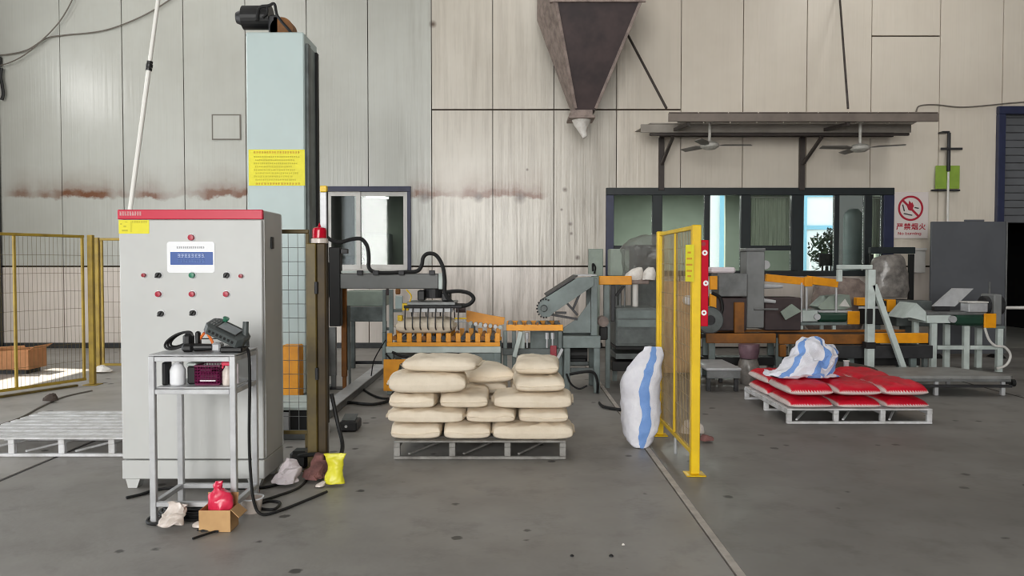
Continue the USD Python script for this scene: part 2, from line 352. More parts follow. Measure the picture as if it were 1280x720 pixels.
    for i, (u, v, r) in enumerate(((650, 247, .085), (706, 237, .035), (722, 322, .035), (713, 280, .03), (714, 292, .025), (702, 262, .02), (531, 246, .09), (598, 247, .07), (541, 30, .05), (659, 212, .02))):
        q = P(u, v, 13.3)
        N['d%d' % i] = ('vector_math', {'math_type': 'distance', 'vector2': tuple(q)}); N['e%d' % i] = ('map_range', {'from_min': r * .3, 'from_max': r * 1.5, 'to_min': .85, 'to_max': 0, 'clamp': True}); N['f%d' % i] = ('mix', {'color2': lin((72, 44, 22))})
        Lk += [('geo.position', 'd%d.vector1' % i), ('d%d.value' % i, 'e%d.value' % i), ('e%d.result' % i, 'f%d.fac' % i), (prev, 'f%d.color1' % i)]; prev = 'f%d.color' % i
    Lk.append((prev, 'p.base_color'))
    MATS[name] = usdkit.material(stage, '/World/Looks/' + name, N, Lk, surface='p.BSDF')
wall_material('wall_panel', (191, 192, 185), (169, 168, 160))
wall_material('wall_panel_low', (222, 212, 203), (196, 185, 175), True)
wall_material('wall_panel_warm', (229, 220, 206), (208, 197, 183))

wall_material('wall_panel_mid', (206, 199, 187), (184, 176, 163))

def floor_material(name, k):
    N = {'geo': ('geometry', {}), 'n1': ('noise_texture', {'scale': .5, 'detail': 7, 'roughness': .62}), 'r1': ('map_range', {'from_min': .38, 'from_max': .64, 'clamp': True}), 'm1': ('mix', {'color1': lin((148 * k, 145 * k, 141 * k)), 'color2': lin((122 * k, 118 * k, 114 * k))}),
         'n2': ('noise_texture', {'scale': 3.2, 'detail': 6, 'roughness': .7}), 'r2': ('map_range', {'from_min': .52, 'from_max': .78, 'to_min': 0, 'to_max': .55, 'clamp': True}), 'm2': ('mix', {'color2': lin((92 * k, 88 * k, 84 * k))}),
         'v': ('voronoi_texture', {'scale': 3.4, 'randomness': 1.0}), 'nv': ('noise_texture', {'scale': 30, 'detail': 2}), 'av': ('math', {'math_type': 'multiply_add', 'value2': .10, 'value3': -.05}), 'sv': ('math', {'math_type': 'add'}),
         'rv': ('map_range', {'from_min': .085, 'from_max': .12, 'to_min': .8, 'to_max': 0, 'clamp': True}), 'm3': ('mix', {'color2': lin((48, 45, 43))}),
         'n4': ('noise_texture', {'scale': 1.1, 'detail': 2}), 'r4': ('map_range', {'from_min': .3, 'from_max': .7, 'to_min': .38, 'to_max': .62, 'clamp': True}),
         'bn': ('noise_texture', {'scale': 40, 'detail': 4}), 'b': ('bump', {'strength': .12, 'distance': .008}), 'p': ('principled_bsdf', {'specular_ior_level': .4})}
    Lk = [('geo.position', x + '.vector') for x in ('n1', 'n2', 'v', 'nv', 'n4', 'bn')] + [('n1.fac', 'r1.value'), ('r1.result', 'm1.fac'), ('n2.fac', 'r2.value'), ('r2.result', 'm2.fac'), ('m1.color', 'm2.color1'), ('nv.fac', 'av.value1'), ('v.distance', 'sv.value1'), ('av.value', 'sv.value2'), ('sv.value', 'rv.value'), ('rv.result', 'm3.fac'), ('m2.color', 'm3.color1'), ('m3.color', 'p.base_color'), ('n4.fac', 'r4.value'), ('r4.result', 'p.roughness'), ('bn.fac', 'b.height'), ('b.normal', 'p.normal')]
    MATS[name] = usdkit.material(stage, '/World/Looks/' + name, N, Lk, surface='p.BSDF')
for nm_, k_ in (('floor_concrete_pale', 1.18), ('floor_concrete', 1.07), ('floor_concrete_dark', .93)): floor_material(nm_, k_)  # slab tones step darker to the right, painting in the light falloff
MATS['pane_glass'] = usdkit.material(stage, '/World/Looks/pane_glass', {'f': ('fresnel', {'IOR': 1.5}), 't': ('transparent_bsdf', {'color': (.90, .93, .91)}), 'g': ('glossy_bsdf', {'color': (.9, .9, .9), 'roughness': .04}), 'm': ('mix_closure', {})},
    [('f.fac', 'm.fac'), ('t.BSDF', 'm.closure1'), ('g.BSDF', 'm.closure2')], surface='m.closure')
MATS['film_wrap'] = usdkit.material(stage, '/World/Looks/film_wrap', {'geo': ('geometry', {}), 'n': ('noise_texture', {'scale': 9, 'detail': 4}), 'b': ('bump', {'strength': .7, 'distance': .02}), 't': ('transparent_bsdf', {'color': (.85, .86, .85)}), 'p': ('principled_bsdf', {'base_color': lin((160, 160, 156)), 'roughness': .25}), 'm': ('mix_closure', {'fac': .36})},
    [('geo.position', 'n.vector'), ('n.fac', 'b.height'), ('b.normal', 'p.normal'), ('t.BSDF', 'm.closure1'), ('p.BSDF', 'm.closure2')], surface='m.closure')
MATS['tube_glow'] = usdkit.material(stage, '/World/Looks/tube_glow', {'e': ('emission', {'color': (.95, 1, .97), 'strength': 4.0})}, [], surface='e.emission')

# ================================================================== the hall
YW = 13.30                                             # face of the back wall
SEAM = [X(u, YW) for u in (0, 79, 156, 232, 309, 385, 461, 540, 616, 692, 770, 850, 927, 1006, 1086, 1171, 1249)] + [9.05, 10.1, 11.0]
SEAM[0] = -8.62
ZJ = Z(333, YW); ZT = Z(137, YW); ZT2 = Z(45, YW); ZTOP = 7.4
W1 = (X(405, YW), Z(340, YW), X(514, YW), Z(233, YW)); W2 = (X(757, YW), Z(345, YW), X(1115, YW), Z(235, YW)); GATE = (X(1246, YW), 0.0, 10.6, Z(136, YW))
HOLES = unary_union([sbox(*W1), sbox(*W2), sbox(*GATE)])
t = Thing('wall_back', 'off-white sandwich panel wall behind the machines, rust-stained with drip marks', 'wall', kind='structure')
for i in range(len(SEAM) - 1):
    a, b = SEAM[i] + .006, SEAM[i + 1] - .006
    zs = [0.02, ZJ, ZTOP]
    if 7 <= i <= 10: zs = [0.02, ZJ, ZT, ZTOP]
    if i == 14: zs = [0.02, ZJ, ZT2, ZTOP]
    for k in range(len(zs) - 1):
        g = sbox(a, zs[k] + (.012 if k else 0), b, zs[k + 1] - .012).difference(HOLES)
        for q in getattr(g, 'geoms', [g]):
            if q.is_empty or q.area < .02: continue
            off = RNG.uniform(0, .008); q = q.buffer(-.001)
            t.p('panel', prism(q, 'y', YW + off, YW + .07), 'wall_panel_low' if k == 0 else ('wall_panel_warm' if i > 9 else 'wall_panel_mid' if i > 6 else 'wall_panel'))
t.p('backing', prism(sbox(-8.7, 0, 11.0, ZTOP).difference(HOLES), 'y', YW + .075, YW + .16), 'backing_dark')
t.p('base_rail', cat([bx(a, YW - .025, 0.001, b, YW - .002, .09, .004) for a, b in ((-8.6, 1.5), (6.4, GATE[0] - .1))]), 'dark_steel')

t = Thing('floor', 'grey concrete floor slabs with filled joints and dark scuffs', 'floor', kind='structure')
XS = [-9.2, -3.31, 1.02, 5.36, 11.2]
for i in range(4):
    for y0, y1 in ((-12.6, 13.3),):
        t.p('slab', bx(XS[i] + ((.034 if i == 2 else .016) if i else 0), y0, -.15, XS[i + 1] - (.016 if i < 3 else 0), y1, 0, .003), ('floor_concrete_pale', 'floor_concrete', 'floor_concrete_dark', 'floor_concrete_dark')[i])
for i in range(1, 4):
    t.p('joint_filler', bx(XS[i] - .006, -12.6, -.1, XS[i] + (.0335 if i == 2 else .0155), 13.3, -.001, .001), 'joint_filler' if i == 2 else 'joint_dark', label='pale filled floor joint' if i == 2 else None)
t.p('subfloor', bx(-9.2, -12.6, -.3, 11.2, 13.3, -.16, 0), 'joint_dark')
t.p('outer_slab', bx(-9.2, 13.31, -.3, 11.2, 24.8, -.005, 0), 'outdoor_ground')

def wall_with_holes(name, label, rect, holes, axis, a0, a1, mat='side_wall'):
    g = sbox(*rect).difference(unary_union([sbox(*h) for h in holes]) if holes else Polygon())
    one(name, prism(g, axis, a0, a1), mat, label, 'wall', kind='structure')
HW = [(8.95, 4.27, 11.35, 5.43), (2.4, 0, 8.0, 4.55)]
wall_with_holes('wall_left', 'left side wall with a high window and an open gate', (-12.6, 0, 13.4, ZTOP), HW, 'x', -8.72, -8.63)
wall_with_holes('wall_right', 'plain right side wall', (-12.6, 0, 13.4, ZTOP), [], 'x', 11.0, 11.1)
wall_with_holes('wall_front', 'wall behind the viewer with the wide open hall end', (-8.7, 0, 11.1, ZTOP), [(-8.2, .6, 1.4, 6.6)], 'y', -12.6, -12.5)
one('ceiling', bx(-8.7, -12.6, ZTOP, 11.1, 13.5, ZTOP + .1, 0), 'ceiling_sheet', 'grey sheet roof over the hall', 'ceiling', kind='structure')
one('trim_1', cat(bx(-8.625, YW - .16, 0, X(4, YW), YW - .03, ZTOP, .004), bx(-8.625, YW - .03, 0, X(2, YW), YW - .005, ZTOP, .002)), 'dark_steel', 'dark steel corner post at the left end of the wall', 'post', kind='structure')

# rooms behind the wall: office on the right, store on the left, the yard beyond
def room(name, x0, x1, y1, h, holes, label):
    t = Thing(name, label, 'wall', kind='structure')
    t.p('side', bx(x0 - .1, YW + .17, -.02, x0, y1, h, 0), 'office_wall'); t.p('side', bx(x1, YW + .17, -.02, x1 + .1, y1, h, 0), 'office_wall')
    t.p('far_side', prism(sbox(x0, -.02, x1, h).difference(unary_union([sbox(*q) for q in holes]) if holes else Polygon()), 'y', y1 - .1, y1), 'office_wall')
    t.p('lid', bx(x0 - .1, YW + .17, h, x1 + .1, y1, h + .1, 0), 'office_wall')
room('wall_office', 1.0, 7.9, 17.6, 3.2, [(6.25, .9, 7.88, 3.1), (4.28, 1.3, 4.66, 2.95)], 'grey green walls of the office behind the long window')
room('wall_store', -4.6, -.6, 16.5, 3.0, [], 'grey walls of the store room behind the small window')
wall_with_holes('wall_gate_left', 'dark side of the passage behind the blue gate', (YW + .17, -.29, 20, 4.4), [], 'x', 8.005, 8.03, 'near_black')  # passage darkness is put into the near-black wall colour, here and below
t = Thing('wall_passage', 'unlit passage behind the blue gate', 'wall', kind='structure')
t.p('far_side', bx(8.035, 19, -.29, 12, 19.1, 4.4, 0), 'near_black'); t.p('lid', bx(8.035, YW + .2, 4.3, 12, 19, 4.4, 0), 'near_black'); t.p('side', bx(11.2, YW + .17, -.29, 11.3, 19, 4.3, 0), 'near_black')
t = Thing('wall_outdoor', 'white yard building with a blue band seen through the office', 'building', kind='structure')
t.p('facade', bx(0, 24, 0, 16, 24.3, 7, 0), 'outdoor_white'); t.p('blue_band', bx(8.0, 23.95, Z(287, 24), 9.9, 23.99, Z(282, 24), .004), 'outdoor_blue'); t.p('blue_band', bx(8.0, 23.95, Z(246, 24), 9.9, 23.99, Z(243, 24), .004), 'outdoor_blue')
t.p('blue_post', bx(X(1044, 24), 23.92, 0, X(1054, 24), 23.99, 6, .004), 'outdoor_blue'); t.p('blue_post', bx(X(1004, 24), 23.92, 1, X(1007, 24), 23.99, 6, .004), 'outdoor_blue')
t.p('blue_post', bx(X(899, 24), 23.92, 0, X(911, 24), 23.99, 6, .004), 'outdoor_blue')
for i in range(9): t.p('railing_bar', bx(8.75 + i * .14, 23.5, .6, 8.80 + i * .14, 23.55, 2.25, .002), 'outdoor_white')

# window_1: left of the middle, white sliding sashes in a blue frame
def frame(x0, z0, x1, z1, w, y0, y1):
    return prism(sbox(x0, z0, x1, z1).difference(sbox(x0 + w, z0 + w, x1 - w, z1 - w)), 'y', y0, y1)
t = Thing('window_1', 'small two-sash window in a blue frame beside the tall column', 'window', kind='structure')
x0, z0, x1, z1 = W1
t.p('outer_frame', cat(bx(x0, YW - .03, z1 - .085, x1, YW + .06, z1, .004), bx(x1 - .06, YW - .03, z0, x1, YW + .06, z1 - .086, .004), bx(x0, YW - .03, z0, x0 + .05, YW + .06, z1 - .086, .004)), 'blue_frame')
t.p('sill', bx(x0 + .051, YW - .05, z0, x1 - .061, YW + .06, z0 + .05, .006), 'white_frame')
xm = X(447, YW)
t.p('sash', frame(x0 + .052, z0 + .052, xm + .05, z1 - .088, .07, YW + .0, YW + .03), 'white_frame'); t.p('sash', frame(xm - .05, z0 + .052, x1 - .062, z1 - .088, .07, YW + .032, YW + .062), 'white_frame')
t.p('pane', bx(x0 + .10, YW + .012, z0 + .10, xm, YW + .017, z1 - .14, 0), 'pane_glass'); t.p('pane', bx(xm, YW + .044, z0 + .10, x1 - .11, YW + .049, z1 - .14, 0), 'pane_glass')

# window_2: the long dark office window
t = Thing('window_2', 'long dark-framed office window under the canopy', 'window', kind='structure')
x0, z0, x1, z1 = W2
t.p('head', bx(x0, YW - .06, z1 - .12, x1, YW + .07, z1, .006), 'dark_frame')
t.p('left_jamb', bx(x0, YW - .06, z0, x0 + .13, YW + .07, z1 - .121, .006), 'blue_frame'); t.p('right_jamb', bx(x1 - .17, YW - .06, z0, x1, YW + .07, z1 - .121, .006), 'blue_frame')
t.p('sill', bx(x0 + .131, YW - .06, z0, x1 - .171, YW + .07, z0 + .09, .006), 'dark_frame')
mull = [(815, 827, 0), (880, 887, 1), (925, 937, 0), (988, 1003, 0), (1042, 1048, 1), (1079, 1088, 0), (1101, 1108, 1)]
for a, b, thin in mull: t.p('mullion', bx(X(a, YW), YW - (.02 if thin else .045), z0 + .091, X(b, YW), YW + .065, z1 - .121, .005), 'dark_frame')
edges = [W2[0] + .13] + [X(v, YW) for a, b, _ in mull for v in (a, b)] + [W2[2] - .17]
for i in range(0, len(edges), 2):
    if edges[i + 1] - edges[i] > .03: t.p('pane', bx(edges[i] + .001, YW + .02, z0 + .091, edges[i + 1] - .001, YW + .026, z1 - .121, 0), 'pane_glass')
for a, b, v in ((762, 815, 309), (937, 988, 309)): t.p('transom', bx(X(a, YW) + .002, YW - .015, Z(v + 4, YW), X(b, YW) - .002, YW + .018, Z(v - 2, YW), .004), 'dark_frame')

# door_1: blue gate frame with roller shutter half down
t = Thing('door_1', 'dark gateway in a blue frame with its grey shutter half down', 'door', kind='structure')
gx, gz = GATE[0], GATE[3]
t.p('frame_head', bx(gx - .06, YW - .09, gz - .10, 10.6, YW - .005, gz + .03, .008), 'blue_frame'); t.p('frame_jamb', bx(gx - .06, YW - .09, 0.001, gx + .06, YW - .005, gz - .101, .008), 'blue_frame')
zsl = np.arange(Z(278, YW), gz - .10, .125)
for z in zsl: t.p('shutter_slat', bx(gx + .065, YW + .10, z, 10.6, YW + .13, z + .119, .012), 'shutter_grey')

# ================================================================== things on the back wall
t = Thing('canopy', 'dark sheet metal canopy projecting over the office window', 'canopy')
zf, yf = Z(141, 11.6), 11.6; zb = Z(165, 13.25)
cx0, cx1, bx0, bx1 = X(835, yf), X(1171, yf), X(793, 13.25), X(1112, 13.25)
def plate(c, th):
    c = [np.asarray(q, float) for q in c]; return trimesh.convex.convex_hull(np.array(c + [q + [0, 0, th] for q in c]))
ym, zm = 12.42, zf + (zb - zf) * .5
def canopy_half(x0a, x1a, ya, za, x0b, x1b, yb_, zb_, m, n=9):
    for i in range(n):
        f0, f1 = i / n, (i + 1) / n - .004
        t.p('roof_sheet', plate([(x0a + (x1a - x0a) * f0, ya, za), (x0a + (x1a - x0a) * f1, ya, za), (x0b + (x1b - x0b) * f1, yb_, zb_), (x0b + (x1b - x0b) * f0, yb_, zb_)], .012), m)
canopy_half(cx0, cx1, yf, zf, X(846, ym), X(1142, ym), ym - .01, zm, 'canopy_sheet'); canopy_half(X(812, ym), X(1142, ym), ym + .01, zm - .01, bx0, bx1, 13.25, zb, 'canopy_pale')
t.p('front_beam', bar((cx0, yf + .03, zf - .062), (cx1, yf + .03, zf - .062), .04, .12), 'canopy_sheet'); t.p('back_beam', bar((bx0 + .4, 13.2, zb - .05), (bx1, 13.2, zb - .05), .06, .08), 'canopy_frame')
t.p('middle_fascia', bar((X(800, ym), ym, zm - .085), (X(1136, ym), ym, zm - .085), .03, .125), 'canopy_pale'); t.p('middle_beam', bar((X(812, ym), ym + .06, zm - .165), (X(1136, ym), ym + .06, zm - .165), .05, .04), 'canopy_frame')
for u in (826, 1001):
    xx = X(u, 13.24); t.p('bracket_post', bar((xx, 13.24, Z(238, 13.24)), (xx, 13.24, zb - .09), .085, .07), 'canopy_frame')
    t.p('bracket_arm', bar((xx, 13.2, zb - .06), (xx + .1, yf + .06, zf - .15), .05, .05), 'canopy_frame'); t.p('bracket_brace', bar((xx, 13.18, Z(205, 13.2)), (xx + .04, 12.5, (zf + zb) / 2 - .20), .045, .045), 'canopy_frame')
for k, (ua, va, ub, vb) in enumerate(((766, 8, 833, 139), (1049, -12, 1060, 139))):
    t.p('tie_rod', bar(P(ub, vb - 1, yf + .05) + [0, 0, .03], P(ua, va, YW - .03), .03), 'canopy_frame')

def fan(u, v0, v1, Y, angs, label):
    c = P(u, v1, Y); top = P(u, v0, Y); t = Thing('ceiling_fan', label, 'fan', group='fans under the canopy')
    t.p('ceiling_cup', lathe([(0, 0), (.05, 0), (.06, .05), (.05, .09), (0, .09)], (c[0], Y, top[2] - .06)), 'fan_white', smooth=40)
    t.p('rod', cyl((c[0], Y, c[2] + .06), (c[0], Y, top[2] - .055), .022), 'fan_white')
    t.p('motor', lathe([(0, -.05), (.08, -.045), (.135, -.01), (.14, .03), (.10, .06), (.04, .075), (0, .075)], c), 'fan_white', smooth=40)
    for a in angs:
        d = np.array([math.cos(a), math.sin(a), 0]); s = np.array([-d[1], d[0], 0])
        pts = [c + d * r + s * w + [0, 0, z] for r, w, z in ((.13, -.03, 0), (.13, .03, .01), (.24, -.06, -.005), (.24, .06, .03), (.62, -.05, -.005), (.62, .05, .025))]
        t.p('blade', trimesh.convex.convex_hull(np.array(pts + [q + [0, 0, .008] for q in pts])), 'fan_blade')
fan(887, 148, 183, 12.05, (-.05, 2.05, 4.2), 'pale ceiling fan nearer the canopy left end')
fan(1075, 148, 186, 12.05, (-.5, 1.6, 3.25), 'pale ceiling fan nearer the canopy right end')

# hopper hung from the roof
t = Thing('hopper', 'dark brown steel hopper hanging point down on the wall', 'hopper')
YH = 11.9
def ring(u0, u1, v, d0, d1):
    z = Z(v, YH); return [(X(u0, YH), YH + d0, z), (X(u1, YH), YH + d0, z), (X(u1, YH), YH + d1, z), (X(u0, YH), YH + d1, z)]
def quad(u0, u1, v, d0, uL, d1): z = Z(v, YH); return [(X(u0, YH + d0), YH + d0, z), (X(u1, YH + d0), YH + d0, z), (X(u1, YH + d0), YH + d1, z), (X(uL, YH + d1), YH + d1, z)]
r = [quad(694, 800, -60, -.1, 672, .88), quad(694, 800, 3, -.1, 672, .88), quad(719, 744, 130, .45, 715, .8)]
t.p('upper_bin', trimesh.convex.convex_hull(np.array(r[0] + r[1])), 'hopper_steel'); t.p('cone', trimesh.convex.convex_hull(np.array([(a, b, c - .005) for a, b, c in r[1]] + r[2])), 'hopper_steel')
for m_, (lo_, hi_) in (('side_sheet', (2, 1)), ('side_sheet', (1, 0))):
    q_ = [np.array(k_) for k_ in (r[lo_][0], r[lo_][3], r[hi_][3], r[hi_][0])]; off_ = np.array([-.012, 0, 0]); t.p(m_, trimesh.convex.convex_hull(np.array([k_ + off_ * .2 for k_ in q_] + [k_ + off_ for k_ in q_])), 'hopper_edge')  # light on the left face is put into this paler sheet colour
t.p('flange', cat(bx(X(686, YH), YH - .14, Z(6, YH), X(804, YH), YH - .101, Z(-2, YH), .005), bx(X(686, YH), YH - .1, Z(6, YH), X(690, YH) - .002, YH - .05, Z(-2, YH), .005)), 'hopper_edge')
for a, b in ((0, 0), (1, 1)): t.p('corner_angle', bar(np.array(r[1][a]) + [0, -.012, 0], np.array(r[2][b]) + [0, -.012, .02], .045, .03, (0, 1, 0)), 'hopper_edge')
zo = Z(130, YH); t.p('outlet', cat(bx(X(716, YH), YH + .44, zo - .09, X(744, YH), YH + .86, zo, .004), bx(X(713, YH), YH + .40, zo - .13, X(747, YH), YH + .90, zo - .091, .004)), 'hopper_edge')
xx = X(731, YH); t.p('spout_sleeve', loft(interp_rows([((xx, YH + .62, zo - .131), .15, .16), ((xx, YH + .62, zo - .2), .12, .13), ((xx + .02, YH + .62, zo - .30), .07, .08), ((xx + .05, YH + .62, zo - .38), .045, .05), ((xx + .04, YH + .62, zo - .41), .02, .02)]), amp=.015), 'white_powder', smooth=50)
for s in (-.5, .5): t.p('hanger', bar((xx + s, YH + .2, Z(-60, YH)), (xx + s, YH + .2, ZTOP - .005), .06), 'hopper_steel')

# signs
t = Thing('no_smoking_sign', 'white no-fire sign with a red ring and Chinese characters', 'sign')
YS = YW - .035; S0, S1 = P(1117, 240, YS), P(1160, 298, YS); sw, sh = S1[0] - S0[0], S0[2] - S1[2]
t.p('board', bx(S0[0], YS, S1[2], S1[0], YW - .008, S0[2], .004), 'sign_white')
cxs, czs, R = S0[0] + sw * .49, S0[2] - sh * .35, sw * .36
from shapely import affinity
from shapely.geometry import Point, LineString
ringp = Point(cxs, czs).buffer(R).difference(Point(cxs, czs).buffer(R * .84)); slash = LineString([(cxs - R * .64, czs + R * .64), (cxs + R * .64, czs - R * .64)]).buffer(R * .085)
t.p('prohibition_ring', prism(ringp, 'y', YS - .003, YS), 'sign_red'); t.p('slash', prism(slash, 'y', YS - .004, YS), 'sign_red')
fl = Polygon([(-.18, -.25), (-.30, .05), (-.16, .22), (-.12, .5), (.06, .26), (.12, .38), (.26, .08), (.16, -.22), (0, -.32)]); t.p('flame_mark', prism(affinity.translate(affinity.scale(fl, R, R, origin=(0, 0)), cxs, czs + R * .12), 'y', YS - .0025, YS), 'sign_red')
match = unary_union([LineString([(-.5, -.42), (.10, -.55)]).buffer(.05), LineString([(.35, .05), (.6, .0)]).buffer(.05), LineString([(-.62, .25), (-.5, -.2)]).buffer(.05)])
for mk in match.geoms: t.p('match_mark', prism(affinity.translate(affinity.scale(mk, R, R, origin=(0, 0)), cxs, czs), 'y', YS - .0022, YS), 'sign_dark')
GLY = {'严':[[[(1,-5),(9,17),(9,46),(21,49),(13,65),(14,70),(8,72),(10,81),(92,80),(93,72),(87,70),(88,65),(78,49),(94,48),(96,46),(95,37),(21,37),(20,14),(16,-1),(10,-10)],[(66,52),(70,55),(76,70),(66,70)],[(45,49),(55,48),(55,70),(45,70)],[(24,69),(32,48),(34,48),(34,70)]]],'禁':[[[(2,47),(2,50),(17,64),(17,66),(6,66),(5,75),(22,76),(22,85),(25,87),(33,86),(33,76),(65,76),(66,86),(74,87),(77,85),(77,76),(94,76),(94,66),(82,65),(98,48),(92,42),(89,42),(77,53),(77,41),(85,41),(85,31),(16,31),(16,40),(22,41),(22,52),(9,41)],[(52,42),(66,41),(66,54),(64,54)],[(38,65),(50,55),(60,65),(47,67)],[(34,55),(33,41),(49,41),(43,49)]],[[(3,-3),(23,15),(5,16),(4,24),(7,27),(93,27),(96,25),(95,16),(75,16),(95,-2),(88,-9),(85,-9),(64,10),(68,16),(56,16),(56,-5),(50,-10),(33,-11),(29,-3),(30,0),(45,0),(45,16),(30,16),(34,13),(33,9),(13,-9)]]],'烟':[[[(2,-5),(13,14),(16,26),(17,57),(15,57),(12,36),(7,35),(2,38),(2,41),(6,65),(17,64),(18,86),(28,85),(29,57),(32,67),(34,69),(39,68),(40,82),(95,81),(94,-10),(85,-10),(83,-5),(51,-5),(48,-11),(40,-11),(39,2),(34,0),(25,13),(19,0),(10,-11)],[(71,44),(82,21),(84,21),(84,44)],[(71,71),(72,54),(83,54),(84,71)],[(81,8),(84,6),(84,8)],[(56,7),(78,6),(69,26),(67,26)],[(50,55),(61,54),(62,71),(50,71)],[(50,18),(52,18),(58,29),(61,44),(50,44)],[(28,29),(39,15),(39,51),(34,42),(28,42)]]],'火':[[[(3,-3),(4,0),(24,10),(35,23),(43,49),(44,84),(55,85),(56,60),(54,46),(58,33),(72,13),(87,4),(98,1),(98,-2),(93,-9),(76,-4),(58,11),(49,25),(39,8),(26,-3),(12,-10),(9,-10)]],[[(68,34),(81,65),(85,66),(92,63),(93,59),(90,52),(78,31)]],[[(6,35),(15,50),(19,65),(29,64),(30,58),(20,34),(14,30)]]]}
for k, ch in enumerate(GLY):
    g = unary_union([Polygon(q[0], q[1:]).buffer(0) for q in GLY[ch]]); s = sw * .2 / 100
    t.p('character', prism(affinity.translate(affinity.scale(g, s, s, origin=(0, 0)), S0[0] + sw * (.09 + .213 * k), S1[2] + sh * .20), 'y', YS - .003, YS), 'sign_red')
tm = text_mesh('No burning', sh * .055, .002, True); v = tm.vertices; w_ = v[:, 0].max() - v[:, 0].min(); v0 = v.copy(); sx = sw * .66 / w_
tm = trimesh.Trimesh(np.c_[S0[0] + sw * .14 + (v0[:, 0] - v0[:, 0].min()) * sx, YS - v0[:, 2], S1[2] + sh * .08 + v0[:, 1]], tm.faces, process=False); t.p('small_lettering', tm, 'sign_red', kind='stuff')

t = Thing('exit_board', 'green sign board on a pole bracket below the canopy end', 'sign')
YG = YW - .12; xx = X(1182, YG)
t.p('board', bx(X(1168, YG), YG, Z(236, YG), X(1198, YG), YG + .02, Z(207, YG), .004), 'green_sign'); t.p('lower_lip', bx(X(1163, YG), YG - .02, Z(239, YG), X(1198, YG), YG + .03, Z(237, YG), .003), 'dark_steel')
t = Thing('conduit_pole', 'thin pale conduit with cross arm rising behind the dark cabinet', 'conduit')
YC = YW - .16
t.p('lower_pipe', cyl((xx, YC, .001), (xx, YC, Z(215, YC)), .018), 'conduit_white'); t.p('upper_pipe', cyl((xx, YC, Z(214, YC)), (xx, YC, Z(166, YC)), .028), 'dark_steel'); t.p('cross_arm', bx(X(1172, YC), YC - .05, Z(188, YC), X(1199, YC), YC - .028, Z(185, YC), .003), 'dark_steel'); t.p('top_arm', bx(X(1175, YC), YC - .02, Z(166, YC), X(1184, YC), YC + .13, Z(164, YC), .003), 'dark_steel')

one('wall_cable', tube([P(u, v, YW - .05) for u, v in ((1144, 152), (1146, 137), (1151, 132), (1170, 131), (1200, 134), (1232, 132), (1262, 129), (1290, 127))], .012, 6), 'wire_grey', 'grey cable running along the wall above the blue gate', 'cable')
one('wall_cable', tube([P(u, v, YW - .05) for u, v in ((-20, 70), (10, 68), (35, 62), (58, 48), (80, 44), (120, 40), (150, 32), (188, 15), (230, -12))], .011, 6), 'wire_grey', 'long sagging grey cable across the upper left wall', 'cable')
one('wall_cable', tube([P(u, v, YW - .11) for u, v in ((-20, 86), (10, 79), (33, 67), (55, 48), (72, 30), (84, 12), (96, -12))], .010, 6), 'wire_grey', 'short grey cable climbing steeply at the far upper left', 'cable')
t = Thing('wall_fitting', 'small dark cable fitting at the left wall corner', 'fitting'); t.p('box', bx(-8.47, YW - .14, Z(84, YW), -8.39, YW - .03, Z(72, YW), .005), 'black_plastic'); t.p('hanging_cable', tube([P(u, v, YW - .09) for u, v in ((2, 85), (1, 96), (3, 108), (4, 118), (2, 125))], .025, 6), 'black_rubber')
t = Thing('faded_notice', 'faded white square notice on the wall left of the column', 'notice')
t.p('sheet', bx(X(268, YW), YW - .012, Z(174, YW), X(302, YW), YW - .003, Z(144, YW), .002), 'wall_panel'); t.p('tape_edge', frame(X(267, YW), Z(175, YW), X(303, YW), Z(143, YW), .02, YW - .014, YW - .0125), 'wire_grey')
t = Thing('wall_box', 'white wall box below the no-fire sign', 'box'); t.p('body', bx(X(1143, 13.1), 13.12, Z(341, 13.1), X(1158, 13.1), 13.28, Z(313, 13.1), .008), 'white_frame'); t.p('lid', bx(X(1142, 13.1), 13.10, Z(313, 13.1), X(1159, 13.1), 13.28, Z(310, 13.1), .004), 'white_frame')

# inside the office and store, seen through the panes
def curtain(name, u0, u1, v0, v1, Y, label, mat='curtain', waves=9):
    x = np.linspace(X(u0, Y), X(u1, Y), 60); z = np.linspace(Z(v1, Y), Z(v0, Y), 6); XX, ZZ = np.meshgrid(x, z, indexing='ij'); ph = np.linspace(0, waves * 2 * np.pi, 60)[:, None]
    V, F = [], []
    for off in (0, .012):
        V.append(np.stack([XX, Y + off + .03 * np.sin(ph + .4 * np.sin(ZZ * 2)) + 0 * ZZ, ZZ], -1).reshape(-1, 3))
    for s in (0, 1):
        for i in range(59):
            for j in range(5):
                a = s * 360 + i * 6 + j; q = [a, a + 6, a + 7, a + 1]; F += [[q[0], q[1], q[2]], [q[0], q[2], q[3]]] if s == 0 else [[q[0], q[2], q[1]], [q[0], q[3], q[2]]]
    t = Thing(name, label, 'curtain'); t.p('cloth', trimesh.Trimesh(np.vstack(V), F, process=False), mat, smooth=True); t.p('curtain_rod', cyl((x[0] - .05, Y, z[-1] + .02), (x[-1] + .05, Y, z[-1] + .02), .015), 'white_frame')
curtain('window_curtain', 938, 987, 248, 307, 13.75, 'pale drawn curtain in the middle office pane')
curtain('window_curtain', 1087, 1102, 248, 312, 13.9, 'pale curtain strip in the rightmost office pane', waves=4)
t = Thing('storage_tank', 'tall grey round-topped tank inside the right office pane', 'tank'); c = P(1066, 330, 14.6)
t.p('shell', lathe([(0, .05), (.17, .05), (.17, 2.22), (.15, 2.33), (.08, 2.40), (0, 2.41)], (c[0], 14.6, 0), 28), 'tank_grey', smooth=40); t.p('base_ring', lathe([(0, 0), (.19, 0), (.19, .049), (0, .049)], (c[0], 14.6, 0), 28), 'dark_steel')
t = Thing('office_desk', 'dark desk under the bright office window', 'desk')
